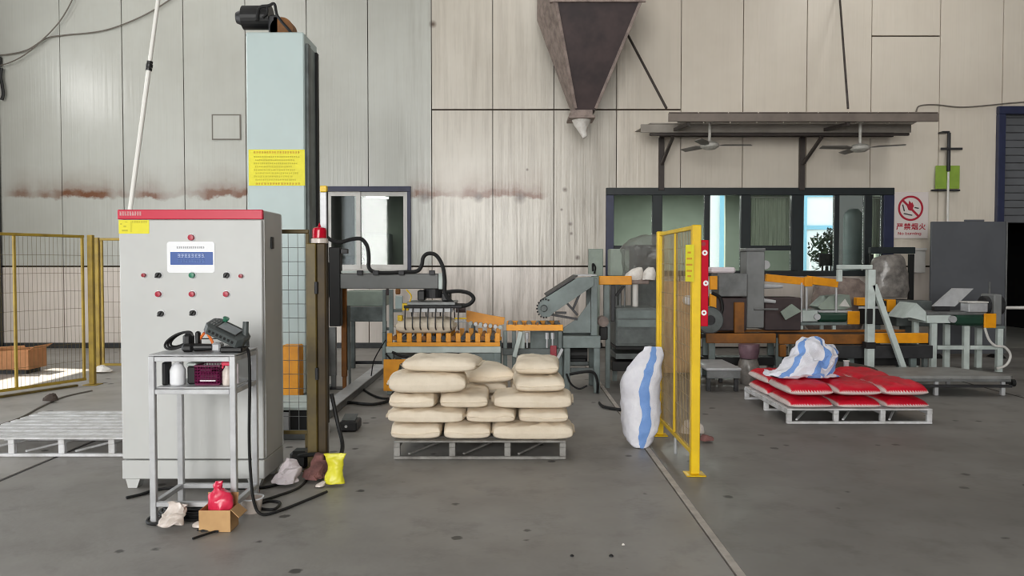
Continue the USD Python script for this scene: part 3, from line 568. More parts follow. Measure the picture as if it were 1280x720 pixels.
t.p('desk_top', bx(5.6, 15.2, .92, 6.6, 15.9, .97), 'near_black'); t.p('pedestal', bx(5.65, 15.25, 0, 6.0, 15.85, .919), 'near_black'); t.p('pedestal', bx(6.2, 15.25, 0, 6.55, 15.85, .919), 'near_black')
t = Thing('office_monitor', 'black monitor on the office desk', 'monitor'); q = P(1034, 326, 15.5); t.p('display', bx(q[0] - .16, 15.48, q[2] - .10, q[0] + .16, 15.52, q[2] + .14, .01), 'black_plastic'); t.p('stand', cat(bx(q[0] - .03, 15.5, .985, q[0] + .03, 15.53, q[2] - .101), bx(q[0] - .1, 15.45, .971, q[0] + .1, 15.6, .984)), 'black_plastic')
def bush(u, v, Y, r, label, n=150):
    c = P(u, v, Y); t = Thing('potted_plant', label, 'plant'); L = []
    for i in range(n):
        d = RNG.normal(size=3); d /= np.linalg.norm(d); q = c + d * r * np.array([.8, .8, 1.2]) * RNG.uniform(.4, 1); s = r * .22; a = RNG.normal(size=3); a /= np.linalg.norm(a); b = np.cross(a, d); b /= np.linalg.norm(b) + 1e-9
        L.append(trimesh.convex.convex_hull(np.array([q - a * s, q + b * s * .45, q + a * s, q - b * s * .45, q + np.cross(a, b) * s * .08])))
    t.p('foliage', cat(L), 'foliage', kind='stuff'); zb_ = c[2] - r * 1.1
    t.p('pot', lathe([(0, .0), (.14, .0), (.18, .30), (.16, .30), (0, .28)], (c[0], Y, 0), 16), 'cardboard_far'); t.p('stem', tube([(c[0], Y, .28), (c[0] + .02, Y, zb_), tuple(c)], .02, 6), 'brown_mat')
bush(1027, 314, 16.2, .34, 'dark leafy plant seen through the bright office pane'); bush(1038, 296, 16.6, .2, 'smaller taller plant beside the dark leafy one', 90)
t = Thing('tube_lamp', 'lit tube lamp hanging in the store behind the small window', 'lamp'); a = P(458, 246, 15.2); t.p('tube', cyl((a[0], 15.2, a[2]), (a[0] + .42, 15.2, a[2] - .02), .018), 'tube_glow'); t.p('batten', bx(a[0] - .02, 15.17, a[2] + .022, a[0] + .44, 15.23, a[2] + .07), 'white_frame'); t.p('hanger', cat(cyl((a[0] + .05, 15.2, a[2] + .07), (a[0] + .05, 15.2, 2.995), .006), cyl((a[0] + .38, 15.2, a[2] + .07), (a[0] + .38, 15.2, 2.995), .006)), 'wire_grey')
t = Thing('storage_locker', 'grey locker standing inside the small left window', 'cabinet'); t.p('body', bx(X(455, 14.9), 14.9, 0, X(487, 14.9), 15.3, Z(292, 14.9), .01), 'tank_grey'); t.p('locker_door', bx(X(456, 14.88), 14.88, .05, X(486, 14.88), 14.898, Z(294, 14.9), .005), 'office_wall')
t = Thing('wall_pipe', 'pale vertical duct inside the left sash of the small window', 'duct'); t.p('duct', bx(X(427, 15.4), 15.4, 0, X(440, 15.4), 15.6, 2.9, .01), 'white_frame'); t.p('collar', bx(X(425, 15.4), 15.38, 1.5, X(442, 15.4), 15.62, 1.56, .005), 'office_wall')

# ================================================================== control cabinet and what stands by it
YC0 = 4.95
t = Thing('control_cabinet', 'tall pale grey control cabinet with a red top stripe and push buttons', 'cabinet')
ca, cb, zt = X(148, YC0), X(328, YC0), Z(262, YC0)
zd, zp = Z(575, YC0), Z(599, YC0)
t.p('body', bx(ca, YC0 + .03, zd, cb, YC0 + .42, zt - .002, .006), 'cabinet_paint')
t.p('door', bx(ca + .004, YC0 + .006, zd + .004, cb - .004, YC0 + .029, Z(274, YC0) - .003, .005), 'cabinet_paint')
t.p('top_stripe', bx(ca - .003, YC0, Z(274, YC0), cb + .003, YC0 + .0295, zt, .004), 'red_paint', label='bright red stripe along the top')
t.p('plinth', bx(ca + .002, YC0 + .004, zp, cb - .002, YC0 + .42, zd - .004, .004), 'cabinet_paint')
for a, s in ((ca + .02, 1), (cb - .11, 1)):
    for y in (YC0 + .01, YC0 + .34): t.p('foot', prism([(a, zp - .001), (a + .09, zp - .001), (a + .07, .001), (a + .015, .001)], 'y', y, y + .07), 'cabinet_paint')
def marks(u0, v0, u1, v1, nn, Y, th=.0015, seed=1):
    """a row of small illegible strokes, as the photo shows them"""
    rg = random.Random(seed); L = []; w = (u1 - u0) / nn; h = v1 - v0
    for i in range(nn):
        a = u0 + w * i
        for k in range(3):
            f = k / 2.0 * .8; L.append(pb(a + w * .1, v0 + h * f, a + w * rg.uniform(.65, .92), v0 + h * (f + .16), Y, th, 0))
        q = a + w * rg.uniform(.25, .6); L.append(pb(q, v0, q + w * .16, v1, Y, th, 0))
    return cat(L)
yd = YC0 + .006
t.p('stripe_lettering', marks(150, 264.6, 178, 269.4, 9, YC0 - .0015), 'sack_red_white', kind='stuff')
st = t.p('warning_sticker', pb(149, 275, 187, 292, yd - .002, .002, 0), 'yellow_label', label='yellow warning sticker')
t.p('sticker_mark', cat(marks(165, 276, 185, 278.6, 7, yd - .003, .001, 3), pb(151, 279, 153, 281, yd - .003, .001, 0), pb(155, 282, 158, 284, yd - .003, .001, 0), pb(157, 277, 160, 278, yd - .003, .001, 0), pb(153, 287, 160, 289, yd - .003, .001, 0), pb(164, 277, 164.8, 290, yd - .003, .001, 0)), 'olive_print', kind='stuff')
def rrect(u0, v0, u1, v1, Y, dep, r):
    a, b = P(u0, v1, Y), P(u1, v0, Y); return prism(sbox(a[0] + r, a[2] + r, b[0] - r, b[2] - r).buffer(r), 'y', Y, Y + dep)
t.p('name_plate', rrect(209, 302, 268, 341, yd - .003, .003, .018), 'white_plastic', label='white name plate with a blue panel')
t.p('blue_panel', rrect(213, 315, 266, 331, yd - .0045, .0014, .003), 'blue_print', label='blue panel with pale lettering')
t.p('plate_lettering', cat(marks(222, 317.5, 256, 322, 8, yd - .006, .0014, 5)), 'pale_print', kind='stuff'); t.p('plate_lettering', marks(222, 324.5, 256, 328, 10, yd - .006, .0014, 6), 'mid_blue_print', kind='stuff'); t.p('plate_lettering', marks(221, 308, 256, 310.5, 14, yd - .0045, .0014, 7), 'grey_print', kind='stuff')
for u, v, k, r in ((240, 297, 'button_red', .019), (181, 344, 'dark_red', .013), (199, 344, 'black_plastic', .018), (241, 344, 'button_green', .018), (284, 344, 'black_plastic', .018), (302, 345, 'dark_red', .013), (199, 367.5, 'button_red', .018), (241, 367.5, 'button_red', .018), (283.5, 367.5, 'button_red', .018), (202, 392, 'black_plastic', .018), (242, 391, 'black_plastic', .018)):
    c = P(u, v, yd)
    b = t.p('push_button', lathe([(0, .004), (r, .004), (r, .022), (r * .9, .026), (0, .027)], (c[0], yd, c[2]), 18, 'y'), k, smooth=40)
    t.p('bezel', lathe([(0, .0), (r * 1.25, .0), (r * 1.25, .003), (r * 1.05, .006), (0, .006)], (c[0], yd, c[2]), 18, 'y'), 'white_plastic', under=b)
    if k == 'black_plastic': t.p('selector_lever', rot(bx(c[0] - .005, yd - .04, c[2] - r, c[0] + .005, yd - .028, c[2] + r, .002), 35, [0, 1, 0], [c[0], yd, c[2]]), k, under=b)
t.p('side_handle', bx(cb, YC0 + .17, Z(311, 5.1), cb + .012, YC0 + .21, Z(296, 5.1), .003), 'black_plastic', label='black side latch')
t.p('side_panel_edge', cat(bx(cb, YC0 + .035, zd + .01, cb + .003, YC0 + .045, zt - .02, 0), bx(cb, YC0 + .405, zd + .01, cb + .003, YC0 + .415, zt - .02, 0)), 'cabinet_paint')

t = Thing('leaning_pole', 'thin white conduit pole slanting up from the control cabinet top', 'pole')
a, b = P(162.3, 266, 5.2), P(203, -40, 5.2); a[2] = zt + .001
j = a + (b - a) * .60
t.p('lower_tube', tube([a, j - (b - a) * .012], .0145, 10, 0), 'conduit_white'); t.p('upper_tube', tube([j + (b - a) * .012, b, b + (b - a) * 2.9], .0125, 10, 0), 'conduit_white')
t.p('joint_clamp', cat(cyl(j - (b - a) * .018, j - (b - a) * .008, .02), cyl(j - (b - a) * .005, j + (b - a) * .008, .021), cyl(j + (b - a) * .011, j + (b - a) * .02, .019)), 'black_plastic')

# steel stand in front of the cabinet
t = Thing('tool_stand', 'light steel stand with two shelves in front of the cabinet', 'stand')
tx0, tx1, ty0, ty1 = -1.952, -1.485, 4.275, 4.665; lw = .032
for x in (tx0, tx1 - lw):
    for y in (ty0, ty1 - lw): t.p('leg', bx(x, y, .004, x + lw, y + lw, .905, .003), 'light_steel')
def rails(z, h=.026):
    for y in (ty0 + .002, ty1 - lw + .002): t.p('rail', bx(tx0 + lw + .001, y, z, tx1 - lw - .001, y + lw - .004, z + h, .002), 'light_steel')
    for x in (tx0 + .002, tx1 - lw + .002): t.p('rail', bx(x, ty0 + lw + .001, z, x + lw - .004, ty1 - lw - .001, z + h, .002), 'light_steel')
rails(.09); rails(.70); rails(.876)
t.p('upper_shelf', bx(tx0 + .002, ty0 + .002, .906, tx1 - .002, ty1 - .002, .914, .002), 'light_steel'); t.p('lower_shelf', bx(tx0 + lw, ty0 + lw, .727, tx1 - lw, ty1 - lw, .735, .002), 'light_steel')
zu, zl = .915, .736
t.p('guard_wire', tube([(tx0 + .14, ty1 - .012, zu), (tx0 + .14, ty1 - .012, zu + .05), (tx1 - .05, ty1 - .012, zu + .05), (tx1 - .05, ty1 - .012, zu)], .0035, 6, 0), 'dark_steel')

t = Thing('teach_pendant', 'dark grey teach pendant with screen and stub aerial lying on the stand', 'controller')
pc = np.array([-1.575, 4.42, zu]); TI = -33
def pend(m): m = m.copy(); m.apply_scale(.88); return place(rot(m, 14, [1, 0, 0], [0, 0, 0]), pc[0], pc[1], pc[2] + .105, 0, 26)
t.p('body', pend(trimesh.convex.convex_hull(np.array([(x, y, z) for x, y in ((-.13, -.05), (-.13, .05), (-.10, .085), (.10, .085), (.13, .05), (.13, -.05), (.10, -.085), (-.10, -.085)) for z in (-.028, .022)] + [(x * .9, y * .9, .032) for x, y in ((-.13, -.05), (-.13, .05), (.13, .05), (.13, -.05), (-.1, .085), (.1, .085))]))), 'pendant_grey')
t.p('screen', pend(bx(-.055, -.052, .0325, .065, .052, .0345, .001)), 'screen'); t.p('bezel', pend(prism(sbox(-.063, -.06, .073, .06).difference(sbox(-.056, -.053, .066, .053)), 'z', .0322, .036)), 'black_plastic')
for k in range(6): t.p('key', pend(bx(-.105 + .016 * (k % 2), -.05 + .035 * (k // 2), .032, -.094 + .016 * (k % 2), -.035 + .035 * (k // 2), .037, .002)), 'grey_steel')
for k in range(7): t.p('side_key', pend(bx(-.09 + k * .026, -.088, -.012, -.075 + k * .026, -.083, .006, .002)), 'near_black')
t.p('stop_knob', pend(lathe([(0, .032), (.014, .032), (.014, .045), (.02, .048), (.02, .058), (0, .062)], (-.06, .062, 0), 16)), 'green_knob', label='green stop knob', smooth=40)
t.p('aerial', cyl((-1.482, 4.43, zu + .03), (-1.480, 4.44, zu + .165), .017, .016), 'pendant_grey'); t.p('stand_foot', bx(-1.60, 4.36, zu, -1.475, 4.47, zu + .032, .008), 'black_plastic'); t.p('back_rest', bx(-1.66, 4.40, zu, -1.61, 4.47, zu + .05, .01), 'light_steel')
t.p('lead', tube([(-1.50, 4.44, zu + .02), (-1.470, 4.45, zu - .005), (-1.468, 4.46, .75), (-1.474, 4.46, .45), (-1.466, 4.45, .25), (-1.435, 4.41, .08), (-1.39, 4.40, .012), (-1.31, 4.46, .012), (-1.21, 4.66, .012), (-1.13, 4.84, .012)], .0085, 8), 'black_rubber', label='black lead hanging to the floor')

t = Thing('cable_coil', 'small black cable bundle at the left of the stand top', 'cable')
c = np.array([-1.86, 4.45, zu]); 
for k in range(3): t.p('loop', tube([c + [.075 * math.cos(a) * (1 - .1 * k), .03 * math.sin(a) + .02 * k, .058 + .045 * math.sin(a + .5) * (1 - .06 * k) + .002 * k] for a in np.linspace(0, 2 * math.pi, 14)], .007, 6, 2), 'black_rubber')
t.p('plug', bx(c[0] + .03, c[1] - .03, zu, c[0] + .085, c[1] + .03, zu + .10, .016), 'black_plastic'); t.p('plug', bx(c[0] + .095, c[1] - .01, zu, c[0] + .12, c[1] + .02, zu + .11, .008), 'black_plastic')
t = Thing('pliers', 'orange-handled pliers standing open on the stand top', 'tool')
c = np.array([-1.715, 4.46, zu])
t.p('handle', tube([c + [-.045, 0, .012], c + [-.04, 0, .05], c + [-.004, 0, .10]], .008, 8), 'orange_plastic'); t.p('handle', tube([c + [.045, 0, .012], c + [.04, 0, .05], c + [.004, .018, .10]], .008, 8), 'orange_plastic'); t.p('jaw', cat(cyl(c + [0, .009, .095], c + [0, .009, .125], .012, .005), bx(c[0] - .05, c[1] - .01, zu + .001, c[0] + .05, c[1] + .01, zu + .02, .004)), 'dark_red')
t = Thing('drill_tool', 'black hand tool lying in the middle of the stand top', 'tool')
t.p('grip', bx(-1.82, 4.38, zu, -1.755, 4.43, zu + .045, .014), 'black_plastic'); t.p('barrel', cyl((-1.755, 4.41, zu + .024), (-1.66, 4.42, zu + .024), .023, .019), 'black_plastic'); t.p('nose', cyl((-1.66, 4.42, zu + .024), (-1.64, 4.422, zu + .024), .012, .007), 'dark_steel')
t = Thing('plastic_jug', 'white plastic jug at the left of the lower shelf', 'jug'); t.p('body', lathe([(0, 0), (.038, 0), (.042, .01), (.042, .08), (.028, .11), (.016, .118), (.016, .125), (0, .125)], (-1.845, 4.40, zl), 20), 'white_plastic', smooth=40); t.p('cap', cyl((-1.845, 4.40, zl + .126), (-1.845, 4.40, zl + .138), .018), 'white_frame')
t = Thing('power_adapter', 'black adapter standing at the left end of the lower shelf', 'adapter'); t.p('case', bx(-1.918, 4.36, zl, -1.892, 4.44, zl + .125, .006), 'black_plastic'); t.p('plug_pin', bx(-1.912, 4.38, zl + .126, -1.898, 4.40, zl + .135, .002), 'grey_steel')
t = Thing('dark_tool_box', 'dark box with grey lid behind the jug on the lower shelf', 'box'); t.p('body', bx(-1.795, 4.40, zl, -1.745, 4.52, zl + .10, .008), 'near_black'); t.p('lid', bx(-1.797, 4.398, zl + .101, -1.743, 4.522, zl + .118, .006), 'pale_green_paint')
t = Thing('basket', 'magenta mesh basket of small parts on the lower shelf', 'basket'); x0, x1, y0, y1 = -1.735, -1.60, 4.36, 4.52
for (o, a, b, na, nb) in (((x0, y0, zl + .01), (x1 - x0, 0, 0), (0, 0, .095), 9, 6), ((x0, y1, zl + .01), (x1 - x0, 0, 0), (0, 0, .095), 9, 6), ((x0, y0, zl + .01), (0, y1 - y0, 0), (0, 0, .095), 10, 6), ((x1, y0, zl + .01), (0, y1 - y0, 0), (0, 0, .095), 10, 6)): t.p('mesh_side', wires(o, a, b, na, nb, .0025), 'magenta_mesh')
t.p('floor_tray', bx(x0, y0, zl, x1, y1, zl + .009, .003), 'magenta_mesh'); t.p('rim', frame(x0 - .003, y0 - .003, x1 + .003, y1 + .003, .007, 0, 1) if 0 else prism(sbox(x0 - .004, y0 - .004, x1 + .004, y1 + .004).difference(sbox(x0 + .004, y0 + .004, x1 - .004, y1 - .004)), 'z', zl + .104, zl + .11), 'magenta_mesh')
t.p('contents', cat([bx(x0 + .012, y0 + .015, zl + .0095, x1 - .012, y1 - .015, zl + .07, .01), bx(x0 + .02, y0 + .02, zl + .071, x1 - .05, y1 - .03, zl + .09, .01)]), 'magenta_mesh'); t.p('paper_slip', bx(x0 + .03, y0 - .008, zl + .022, x1 - .02, y0 - .0035, zl + .03, .001), 'white_paper')
t = Thing('spray_bottle', 'white bottle with a pink trigger at the right of the lower shelf', 'bottle'); t.p('body', lathe([(0, 0), (.024, 0), (.026, .01), (.026, .075), (.012, .098), (.012, .105), (0, .105)], (-1.565, 4.38, zl), 18), 'clear_film', smooth=40); t.p('trigger', cat(bx(-1.595, 4.37, zl + .106, -1.540, 4.39, zl + .128, .005), bx(-1.592, 4.373, zl + .09, -1.584, 4.387, zl + .1055, .002)), 'pink_plastic')
t = Thing('paper_roll', 'white paper roll beside the spray bottle', 'roll'); t.p('roll', cyl((-1.531, 4.44, zl), (-1.531, 4.44, zl + .11), .009), 'white_paper'); t.p('core', cyl((-1.531, 4.44, zl + .1101), (-1.531, 4.44, zl + .112), .004), 'cardboard')

# clutter on the floor round the stand
t = Thing('floor_cable_coil', 'black cable coil lying on the floor under the stand', 'cable')
c = np.array([-1.785, 4.405, 0])
for k in range(16):
    r = .075 + .0095 * (k % 8); z = .010 + .017 * (k // 8) + .012 * ((k * 5) % 3) * .8; ox, oy = .012 * math.sin(k * 2.4), .010 * math.cos(k * 1.7)
    t.p('loop', tube([c + [ox + (r + .006 * math.sin(3 * a + k)) * 1.12 * math.cos(a), oy + (r * .72) * math.sin(a), z + .005 * math.sin(2 * a + k)] for a in np.linspace(0, 2 * math.pi, 20)], .0085, 6, 2), 'black_rubber')
t.p('loose_end', tube([c + [-.15, .03, .012], c + [-.20, -.06, .010], c + [-.17, -.15, .010], c + [-.10, -.17, .010], c + [-.03, -.15, .010]], .008, 6), 'black_rubber')
def crumple(name, label, categ, rows, mat, amp, seed, fs=14, pname='sheet'):
    m = loft(interp_rows(rows, 7), n=46); V = m.vertices; z0 = V[:, 2].min() - .0
    D = np.stack([abs(fbm(V * fs * .8 + o, 3, seed) - .5) - .12 for o in (3.1, 31.7, 77.1)], 1) * 4.2 * amp; V = V + D; V[:, 2] = np.maximum(V[:, 2], z0)
    return one(name, trimesh.Trimesh(V, m.faces, process=False), mat, label, categ, smooth=18)
crumple('plastic_scrap', 'crumpled clear plastic scrap on the floor at the stand foot', 'wrapper', [((-1.80, 4.18, .028), .075, .045), ((-1.80, 4.19, .045), .068, .04), ((-1.79, 4.20, .075), .05, .03), ((-1.77, 4.20, .11), .05, .022), ((-1.76, 4.20, .14), .055, .012)], 'clear_film', .026, 4)
t = Thing('cardboard_box', 'small open cardboard box on the floor at the stand', 'box')
g0 = G(255, 661); g1 = G(289, 663); bw = .165
bX0, bY0 = g0[0] - .005, 4.135; bX1, bY1 = bX0 + .165, bY0 + .127; bh = .115; th = .005
t.p('front_side', bx(bX0, bY0, .001, bX1, bY0 + th, bh, .001), 'cardboard'); t.p('back_side', bx(bX0, bY1 - th, .001, bX1, bY1, bh, .001), 'cardboard'); t.p('left_side', bx(bX0, bY0 + th, .001, bX0 + th, bY1 - th, bh, .001), 'cardboard'); t.p('right_side', bx(bX1 - th, bY0 + th, .001, bX1, bY1 - th, bh, .001), 'cardboard'); t.p('bottom', bx(bX0 + th, bY0 + th, .001, bX1 - th, bY1 - th, .006, .001), 'cardboard')
t.p('flap', bar((bX1 - .001, bY0 + .01, bh), (bX1 + .055, bY0 + .02, bh + .012), .12, .004) if 0 else plate([(bX1, bY0 + .005, bh), (bX1, bY1 - .005, bh), (bX1 + .045, bY1, bh - .04), (bX1 + .045, bY0, bh - .04)], .004), 'cardboard'); t.p('flap', plate([(bX0 + .005, bY1, bh), (bX1 - .005, bY1, bh), (bX1, bY1 + .004, bh + .055), (bX0, bY1 + .004, bh + .055)], .004), 'cardboard')
t = Thing('red_bag', 'bright pink-red knotted plastic bag on the cardboard box', 'bag'); rc = np.array([bX0 + .095, bY0 + .062, 0])
t.p('bag', loft(interp_rows([(rc + [0, 0, .03], .03, .03), (rc + [0, 0, .06], .056, .040), (rc + [-.003, 0, .14], .07, .045), (rc + [-.006, 0, .185], .055, .04), (rc + [-.012, 0, .215], .026, .022)], 5), n=40, amp=.016, fs=22, seed=3), 'pink_plastic', smooth=35); t.p('knot', loft(interp_rows([(rc + [-.012, 0, .212], .02, .018), (rc + [-.014, 0, .235], .026, .016), (rc + [-.010, 0, .255], .02, .01)], 4), n=20, amp=.008, fs=40, seed=9), 'pink_plastic', smooth=35)
crumple('dark_scrap', 'small dark rubber scrap on the floor before the box', 'scrap', [((-1.60, 4.15, .004), .05, .02), ((-1.60, 4.15, .012), .045, .018), ((-1.59, 4.15, .02), .03, .012)], 'near_black', .006, 11)
one('dark_offcut', tube([(-1.62, 4.02, .007), (-1.60, 4.06, .006), (-1.55, 4.12, .008), (-1.53, 4.13, .007)], .006, 6), 'near_black', 'thin dark cable offcut nearest the camera', 'scrap')
crumple('grey_scrap', 'pale grey scrap on the floor left of the box', 'scrap', [((-1.665, 4.22, .005), .035, .03), ((-1.665, 4.22, .018), .03, .025), ((-1.66, 4.22, .03), .016, .012)], 'clear_film', .008, 15)
t = Thing('white_cup', 'white plastic tub on the floor right of the cardboard box', 'tub'); c = G(308, 646); t.p('tub', lathe([(0, .0), (.05, 0), (.062, .075), (.066, .078), (.060, .08), (.05, .01), (0, .008)], (c[0], c[1] + .09, 0), 22), 'clear_film', smooth=40); t.p('rim', lathe([(.061, .080), (.069, .080), (.069, .086), (.061, .086)], (c[0], c[1] + .09, 0), 22), 'white_plastic')
one('floor_cable', tube([tuple(G(u, v)[:2]) + (.009,) for u, v in ((158, 624), (175, 620), (195, 614), (225, 611), (262, 610), (300, 612), (330, 611), (352, 606))], .009, 6), 'black_rubber', 'black cable along the floor behind the stand feet', 'cable')
one('floor_cable', tube([tuple(G(u, v)[:2]) + (.008,) for u, v in ((318, 634), (335, 628), (350, 630), (343, 638), (326, 637), (322, 630), (345, 622), (372, 612), (385, 600))], .008, 6), 'black_rubber', 'looped black cable on the floor right of the stand', 'cable')
crumple('paper_bag', 'white and pink paper sack crumpled by the cabinet foot', 'bag', [((-1.425, 5.02, .02), .075, .05), ((-1.425, 5.03, .05), .075, .05), ((-1.405, 5.05, .10), .06, .04), ((-1.395, 5.06, .15), .04, .02)], 'white_paper', .035, 21, 12)
crumple('dirty_cloth', 'dirty reddish cloth heaped beside the gate post', 'cloth', [((-1.275, 5.16, .02), .075, .10), ((-1.275, 5.17, .06), .07, .09), ((-1.26, 5.18, .12), .05, .06), ((-1.25, 5.19, .16), .02, .03)], 'dirty_rag', .03, 23, 12)
crumple('red_wrapper', 'dark pink wrapper edge under the white paper sack', 'wrapper', [((-1.60, 4.84, .006), .05, .03), ((-1.59, 4.85, .02), .045, .03), ((-1.58, 4.85, .04), .02, .015)], 'dirty_rag', .012, 27, 16)
t = Thing('lime_bag', 'lime yellow plastic pouch standing on the floor', 'pouch'); c = G(417, 609)
t.p('pouch', loft(interp_rows([(c + [0, .03, .0145], .055, .03), (c + [.0, .03, .03], .064, .034), (c + [.0, .03, .10], .052, .028), (c + [.004, .03, .17], .06, .022), (c + [.004, .03, .208], .07, .008)], 6), n=40, amp=.013, fs=18, seed=33), 'lime_bag', smooth=35); t.p('corner_flap', loft(interp_rows([(c + [-.085, .0, .010], .03, .03), (c + [-.08, .0, .02], .028, .025), (c + [-.06, .01, .035], .012, .012)], 4), n=24, amp=.004, fs=20, seed=35), 'clear_film', smooth=35)
t = Thing('black_connector', 'black cable connector lump on the floor by the cabinet corner', 'connector')
t.p('housing', bx(-1.52, 5.42, .001, -1.40, 5.56, .12, .02), 'black_plastic'); t.p('cable', tube([(-1.40, 5.44, .10), (-1.43, 5.35, .11), (-1.30, 5.305, .13), (-1.17, 5.33, .11), (-1.16, 5.44, .16), (-1.21, 5.52, .30), (-1.252, 5.525, .50)], .014, 8), 'black_rubber')

# ================================================================== fences
def post(t, x, y, w, d, h, mat, plate_w=.12):
    t.p('post', bx(x - w / 2, y - d / 2, .009, x + w / 2, y + d / 2, h, .005), mat); t.p('foot_plate', bx(x - plate_w / 2, y - plate_w / 2, .001, x + plate_w / 2, y + plate_w / 2, .0085, .002), mat)
def panel(t, a, b, z0, z1, mat, w=.03, mids=1, pitch=.05, vp=.12, wmat=None, r=.0025):
    a, b = np.array([*a, 0.]), np.array([*b, 0.]); d = b - a
    def at(f, z): return a + d * f + [0, 0, z]
    for z in (z0, z1 - w): t.p('rail', bar(at(0, z + w / 2), at(1, z + w / 2), w, w), mat)
    for k in range(mids + 2):
        f = k / (mids + 1); f = min(max(f, .012), .988); t.p('stile', bar(at(f, z0 + w + .001), at(f, z1 - w - .001), w * .9, w * .9, up=(d[1], -d[0], 0)), mat)
    L = np.linalg.norm(d); t.p('mesh_infill', wires(at(0.015, z0 + w), d * .97, np.array([0, 0, z1 - z0 - 2 * w]), max(2, int(L / pitch)), max(2, int((z1 - z0) / vp)), r), wmat or mat, kind='stuff')
t = Thing('mesh_gate', 'yellow mesh gate panel standing end-on beside the white sack', 'fence panel')
FX = 1.205
post(t, FX + .008, 5.28, .058, .058, Z(281, 5.26), 'yellow_paint', .13); post(t, FX, 6.50, .058, .058, Z(289.5, 6.5), 'yellow_paint', .12)
panel(t, (FX, 5.315), (FX, 6.465), .13, 1.655, 'yellow_paint', .028, 1, .036, .11, 'mesh_wire', .0022)
t.p('prop_leg', cyl((FX, 5.86, .002), (FX, 5.86, .128), .011), 'light_steel')
n0, n1 = np.array([1.150, 5.305, 0]), np.array([1.1825, 5.205, 0]); zc_ = (Z(306, 5.28) + Z(352, 5.28)) / 2; dn = (n1 - n0) / np.linalg.norm(n1 - n0); nn_ = np.array([dn[1], -dn[0], 0])
t.p('notice_plate', bar(n0 + [0, 0, zc_], n1 + [0, 0, zc_], .003, Z(306, 5.28) - Z(352, 5.28), c=.001), 'yellow_label', label='yellow notice plate')
t.p('notice_lettering', cat([bar(n0 + dn * a_ + nn_ * .0022 + [0, 0, zc_ + h_], n0 + dn * b_ + nn_ * .0022 + [0, 0, zc_ + h_], .001, .012, c=0) for a_, b_, h_ in ((.02, .085, .03), (.015, .09, -.01), (.02, .085, -.05), (.03, .07, .07), (.03, .075, -.085))]), 'orange_print', kind='stuff')
t.p('plate_clip', bx(1.170, 5.262, zc_ - .02, 1.1835, 5.275, zc_ + .02, .001), 'dark_steel')
t = Thing('red_strip_sign', 'tall narrow red strip board with round white marks on the gate post', 'sign')
rx0, rx1 = FX + .042, FX + .093; t.p('board', bx(rx0, 5.285, Z(408, 5.28), rx1, 5.297, Z(300, 5.28), .003), 'lamp_red')
for v, du in ((316, 0), (354, .008), (391, -.003)):
    t.p('white_mark', lathe([(0, 0), (.018, 0), (.018, .002), (0, .002)], ((rx0 + rx1) / 2 + du, 5.285, Z(v, 5.28)), 16, 'y'), 'white_plastic'); t.p('mark_core', lathe([(0, .002), (.007, .002), (.007, .003), (0, .003)], ((rx0 + rx1) / 2 + du, 5.285, Z(v, 5.28)), 10, 'y'), 'sign_red')
t.p('dark_mark', lathe([(0, 0), (.014, 0), (.014, .002), (0, .002)], ((rx0 + rx1) / 2 - .008, 5.285, Z(305, 5.28)), 14, 'y'), 'dark_red'); t.p('mount_clip', bx(FX + .0385, 5.298, 1.2, rx1 - .01, 5.305, 1.25, .001), 'dark_steel')

t = Thing('safety_fence', 'yellow mesh fence with two leaves at the left edge', 'fence', 'yellow mesh fences')
post(t, -4.86, 9.24, .06, .06, 1.735, 'old_yellow_paint', .16)
panel(t, (-5.62, 7.75), (-4.915, 9.19), .06, 1.73, 'old_yellow_paint', .03, 1, .05, .2, 'mustard_paint', .0018)
t = Thing('safety_fence', 'yellow mesh fence running behind the cabinet parallel to the wall', 'fence', 'yellow mesh fences')
post(t, -5.44, 10.5, .055, .055, 1.745, 'old_yellow_paint', .12); panel(t, (-5.40, 10.5), (-3.7, 10.5), .06, 1.74, 'old_yellow_paint', .032, 1, .07, .2, 'mustard_paint', .002)
one('fence_kerb', bar((-5.74, 7.5, .013), (-4.98, 9.12, .013), .05, .022), 'mustard_paint', 'low kerb strip on the floor below the left fence', 'kerb')
t = Thing('safety_fence', 'yellow framed mesh fence between the cabinet and the gate post', 'fence', 'yellow mesh fences')
panel(t, (-2.25, 5.62), (-1.425, 5.62), .2, Z(287, 5.62), 'mustard_paint', .026, 0, .065, .1, 'grey_steel', .002)
for x in (-2.2, -1.46): t.p('leg', bx(x, 5.605, .001, x + .03, 5.635, .199, .003), 'mustard_paint')
t = Thing('gate_post', 'olive yellow double gate post right of the cabinet', 'post')
zt_ = Z(304, 5.40)
t.p('main_post', bx(-1.385, 5.38, .010, -1.318, 5.46, zt_, .006), 'mustard_paint'); t.p('side_post', bx(-1.316, 5.39, .010, -1.258, 5.46, zt_, .006), 'post_brown'); t.p('foot_plate', bx(-1.41, 5.34, .001, -1.235, 5.50, .0095, .002), 'mustard_paint'); t.p('hinge', cat(cyl((-1.317, 5.377, .62), (-1.317, 5.377, .70), .012), cyl((-1.317, 5.377, 1.2), (-1.317, 5.377, 1.28), .012)), 'dark_steel')  # yellow posts; their shade is painted into the olive and brown tones
t = Thing('alarm_lamp', 'red alarm lamp on top of the olive gate post', 'lamp'); c = (-1.302, 5.42, zt_)
t.p('base', lathe([(0, .001), (.056, .001), (.056, .03), (.045, .034), (0, .034)], c, 24), 'clear_film'); t.p('dome', lathe([(0, .035), (.047, .035), (.048, .085), (.042, .102), (.02, .11), (0, .111)], c, 24), 'lamp_red', smooth=40); t.p('finial', lathe([(0, .1415), (.012, .1115), (.01, .117), (0, .118)], c, 12), 'lamp_red')
t = Thing('light_curtain', 'slim grey light curtain column with a yellow cap', 'column'); lx = X(405, 5.5)
